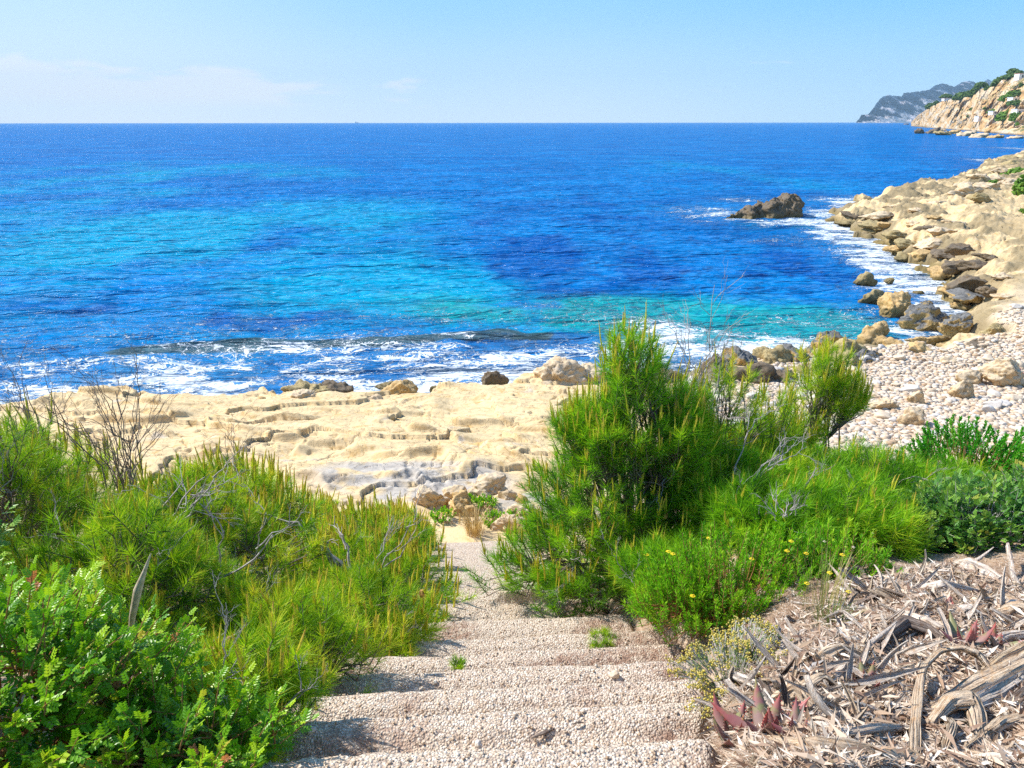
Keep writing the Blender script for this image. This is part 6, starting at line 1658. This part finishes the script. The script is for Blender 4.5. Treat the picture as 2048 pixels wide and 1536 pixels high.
for i, (px, py, wp, hp, b, lb) in enumerate([
    (2023, 147, 22, 16, 0, 'rounded pine on the topmost skyline of the headland'), (2038, 148, 14, 10, 0, 'smaller dark pine right of the topmost one'), (1999, 157, 8, 4, 0, 'tiny flat pine silhouette below the topmost pine'),
    (1960, 184, 24, 20, 0, 'leaning umbrella pine against the blue mountain'), (1949, 186, 16, 16, 0, 'dark pine at the left of the leaning umbrella pine'), (1891, 200, 22, 13, 0, 'windswept pine on the low skyline of the headland'),
    (1860, 216, 18, 9, 1, 'dark bush at the seaward end of the headland skyline'), (1872, 209, 12, 7, 1, 'small bush beside the end of the skyline'), (1925, 194, 34, 10, 1, 'long dark bush row on the headland skyline'), (1945, 192, 22, 12, 1, 'dark bush below the umbrella pine'),
    (1912, 195, 14, 8, 1, 'bush right of the windswept pine'), (1975, 180, 14, 6, 1, 'low bush right of the umbrella pine'), (1998, 166, 26, 9, 1, 'dark bush under the steep skyline'), (1992, 172, 20, 7, 1, 'dark bush at the top of the ochre cliff'),
    (2025, 156, 34, 10, 1, 'green bush below the topmost pine'), (2010, 200, 22, 9, 1, 'green bush above the white wall'), (2024, 193, 26, 9, 1, 'green bush line on the upper slope'), (2040, 190, 24, 9, 1, 'light green bush at the right edge of the slope'),
    (2034, 216, 36, 14, 0, 'wide green pine in the middle of the slope garden'), (1985, 226, 20, 6, 1, 'flat bush left of the small white house'), (2010, 238, 34, 14, 1, 'bright green round bush below the white wall'), (2030, 240, 22, 14, 1, 'green bush on the terrace edge'),
    (1975, 218, 16, 4, 1, 'thin bush strip on the grey scree'), (1937, 234, 8, 4, 1, 'tiny bush at the cliff foot'), (2038, 250, 12, 7, 1, 'dark bush by the shore path'), (1943, 221, 10, 4, 1, 'tiny bush in the middle of the ochre cliff'), (2044, 172, 12, 6, 1, 'small bush high on the ochre slope')]):
    g = hpos(px, py); sc_ = depth(g) / FPX
    far_tree(lb, g - np.array([0, 0, hp * sc_ * .15]), wp * sc_, hp * sc_ * 1.15, 1100 + i, bool(b), LEAF_FAR if not (b and py > 190 and px > 1980) else LEAF_NEAR, 'trees and bushes on the headland')
def wall_house(label, px, py, wp, hp, roof, seed):
    g = hpos(px, py); sc_ = depth(g) / FPX; w_, h_ = wp * sc_, hp * sc_
    root = thing('white_house', label, 'house', (g[0], g[1], g[2]))
    v, f = box_np(0, 2.0, h_ * .3, w_, 6, h_ * 1.4); mesh_np('wall', v, f, WHITEWALL, root)
    v, f = box_np(0, 1.95, h_ * 1.0 + .15, w_ + .6, 6.8, .3); mesh_np('roof', v, f, roof, root)
    k = max(1, int(w_ / 3.2))
    for i in range(k):
        v, f = box_np(-w_ / 2 + (i + .5) * w_ / k, -1.02, h_ * .45, 1.1, .12, min(1.4, h_ * .45)); mesh_np('window', v, f, GLASS, root)
TILE = _plain('terracotta_roof', (0.45, 0.20, 0.12), (0.58, 0.30, 0.18), 3)
GLASS = _plain('dark_window', (0.03, 0.04, 0.05), (0.05, 0.06, 0.07), 3, 0.2)
wall_house('white villa partly cut by the right edge on the skyline', 2043, 158, 14, 9, TILE, 1)
wall_house('low white house with a terracotta edge on the low skyline', 1896, 201, 18, 3.2, TILE, 2)
wall_house('white terrace house in the middle of the slope garden', 2036, 203, 26, 6, WHITEWALL, 3)
wall_house('small white house among the bushes above the shore', 1992, 229, 18, 5, WHITEWALL, 4)
wall_house('white beach house below the garden pine at the right edge', 2042, 228, 22, 8, WHITEWALL, 5)
wall_house('low white boat shed above the rocks at the headland shore', 1962, 241, 14, 7, WHITEWALL, 6)
# promontory shrubs
for i, (px, py, wp, hp, lb) in enumerate([(2046, 392, 44, 40, 'rounded green bush at the right edge of the promontory'), (2038, 346, 46, 10, 'flat green bush on the far end of the promontory'), (1985, 368, 26, 12, 'small green bush between promontory rocks'), (2010, 356, 26, 8, 'green patch bush on the promontory rocks'), (2046, 425, 16, 10, 'tiny bush at the right edge of the promontory slab')]):
    z = 1.5
    for _ in range(14):
        x, y = at(px, py, z); z = .5 * z + .5 * max(0, gz(x, y))
    sc_ = depth((x, y, z)) / FPX
    far_tree(lb, (x, y, z - .1), wp * sc_, hp * sc_, 1200 + i, True, LEAF_NEAR, 'shrubs on the promontory')
# a ship far out on the horizon
def ship():
    x, y = (718 - 1024) / FPX * 6500, 6500 / _cp * 0.985
    root = thing('cargo_ship', 'tiny grey ship far out on the horizon', 'ship', (x, y, 0))
    HULL = _plain('grey_hull', (0.25, 0.30, 0.36), (0.30, 0.35, 0.40), 1)
    V = np.array([(-16, 0, 5), (-13, -3, 0), (13, -3, 0), (19, 0, 5.5), (-16, -3.5, 4.6), (13, -3.5, 4.6), (-13, 3, 0), (13, 3, 0), (-16, 3.5, 4.6), (13, 3.5, 4.6)], float)
    F = [[1, 2, 5, 4], [2, 3, 5, 5], [6, 8, 9, 7], [7, 9, 3, 3], [4, 5, 9, 8], [5, 3, 9, 9], [1, 4, 8, 6]]
    quads = np.array([f for f in F if f[2] != f[3]]); tris = np.array([f[:3] for f in F if f[2] == f[3]])
    mesh_np('hull', V, [quads, tris], HULL, root)
    v, f = box_np(-8, 0, 8, 8, 5, 7); mesh_np('bridge', v, f, WHITEWALL, root)
    V, F = tubes([(np.array([[6, 0, 4.6], [6, 0, 14.]]), [.5, .3])], 5); mesh_np('mast', V, F, HULL, root)
ship()
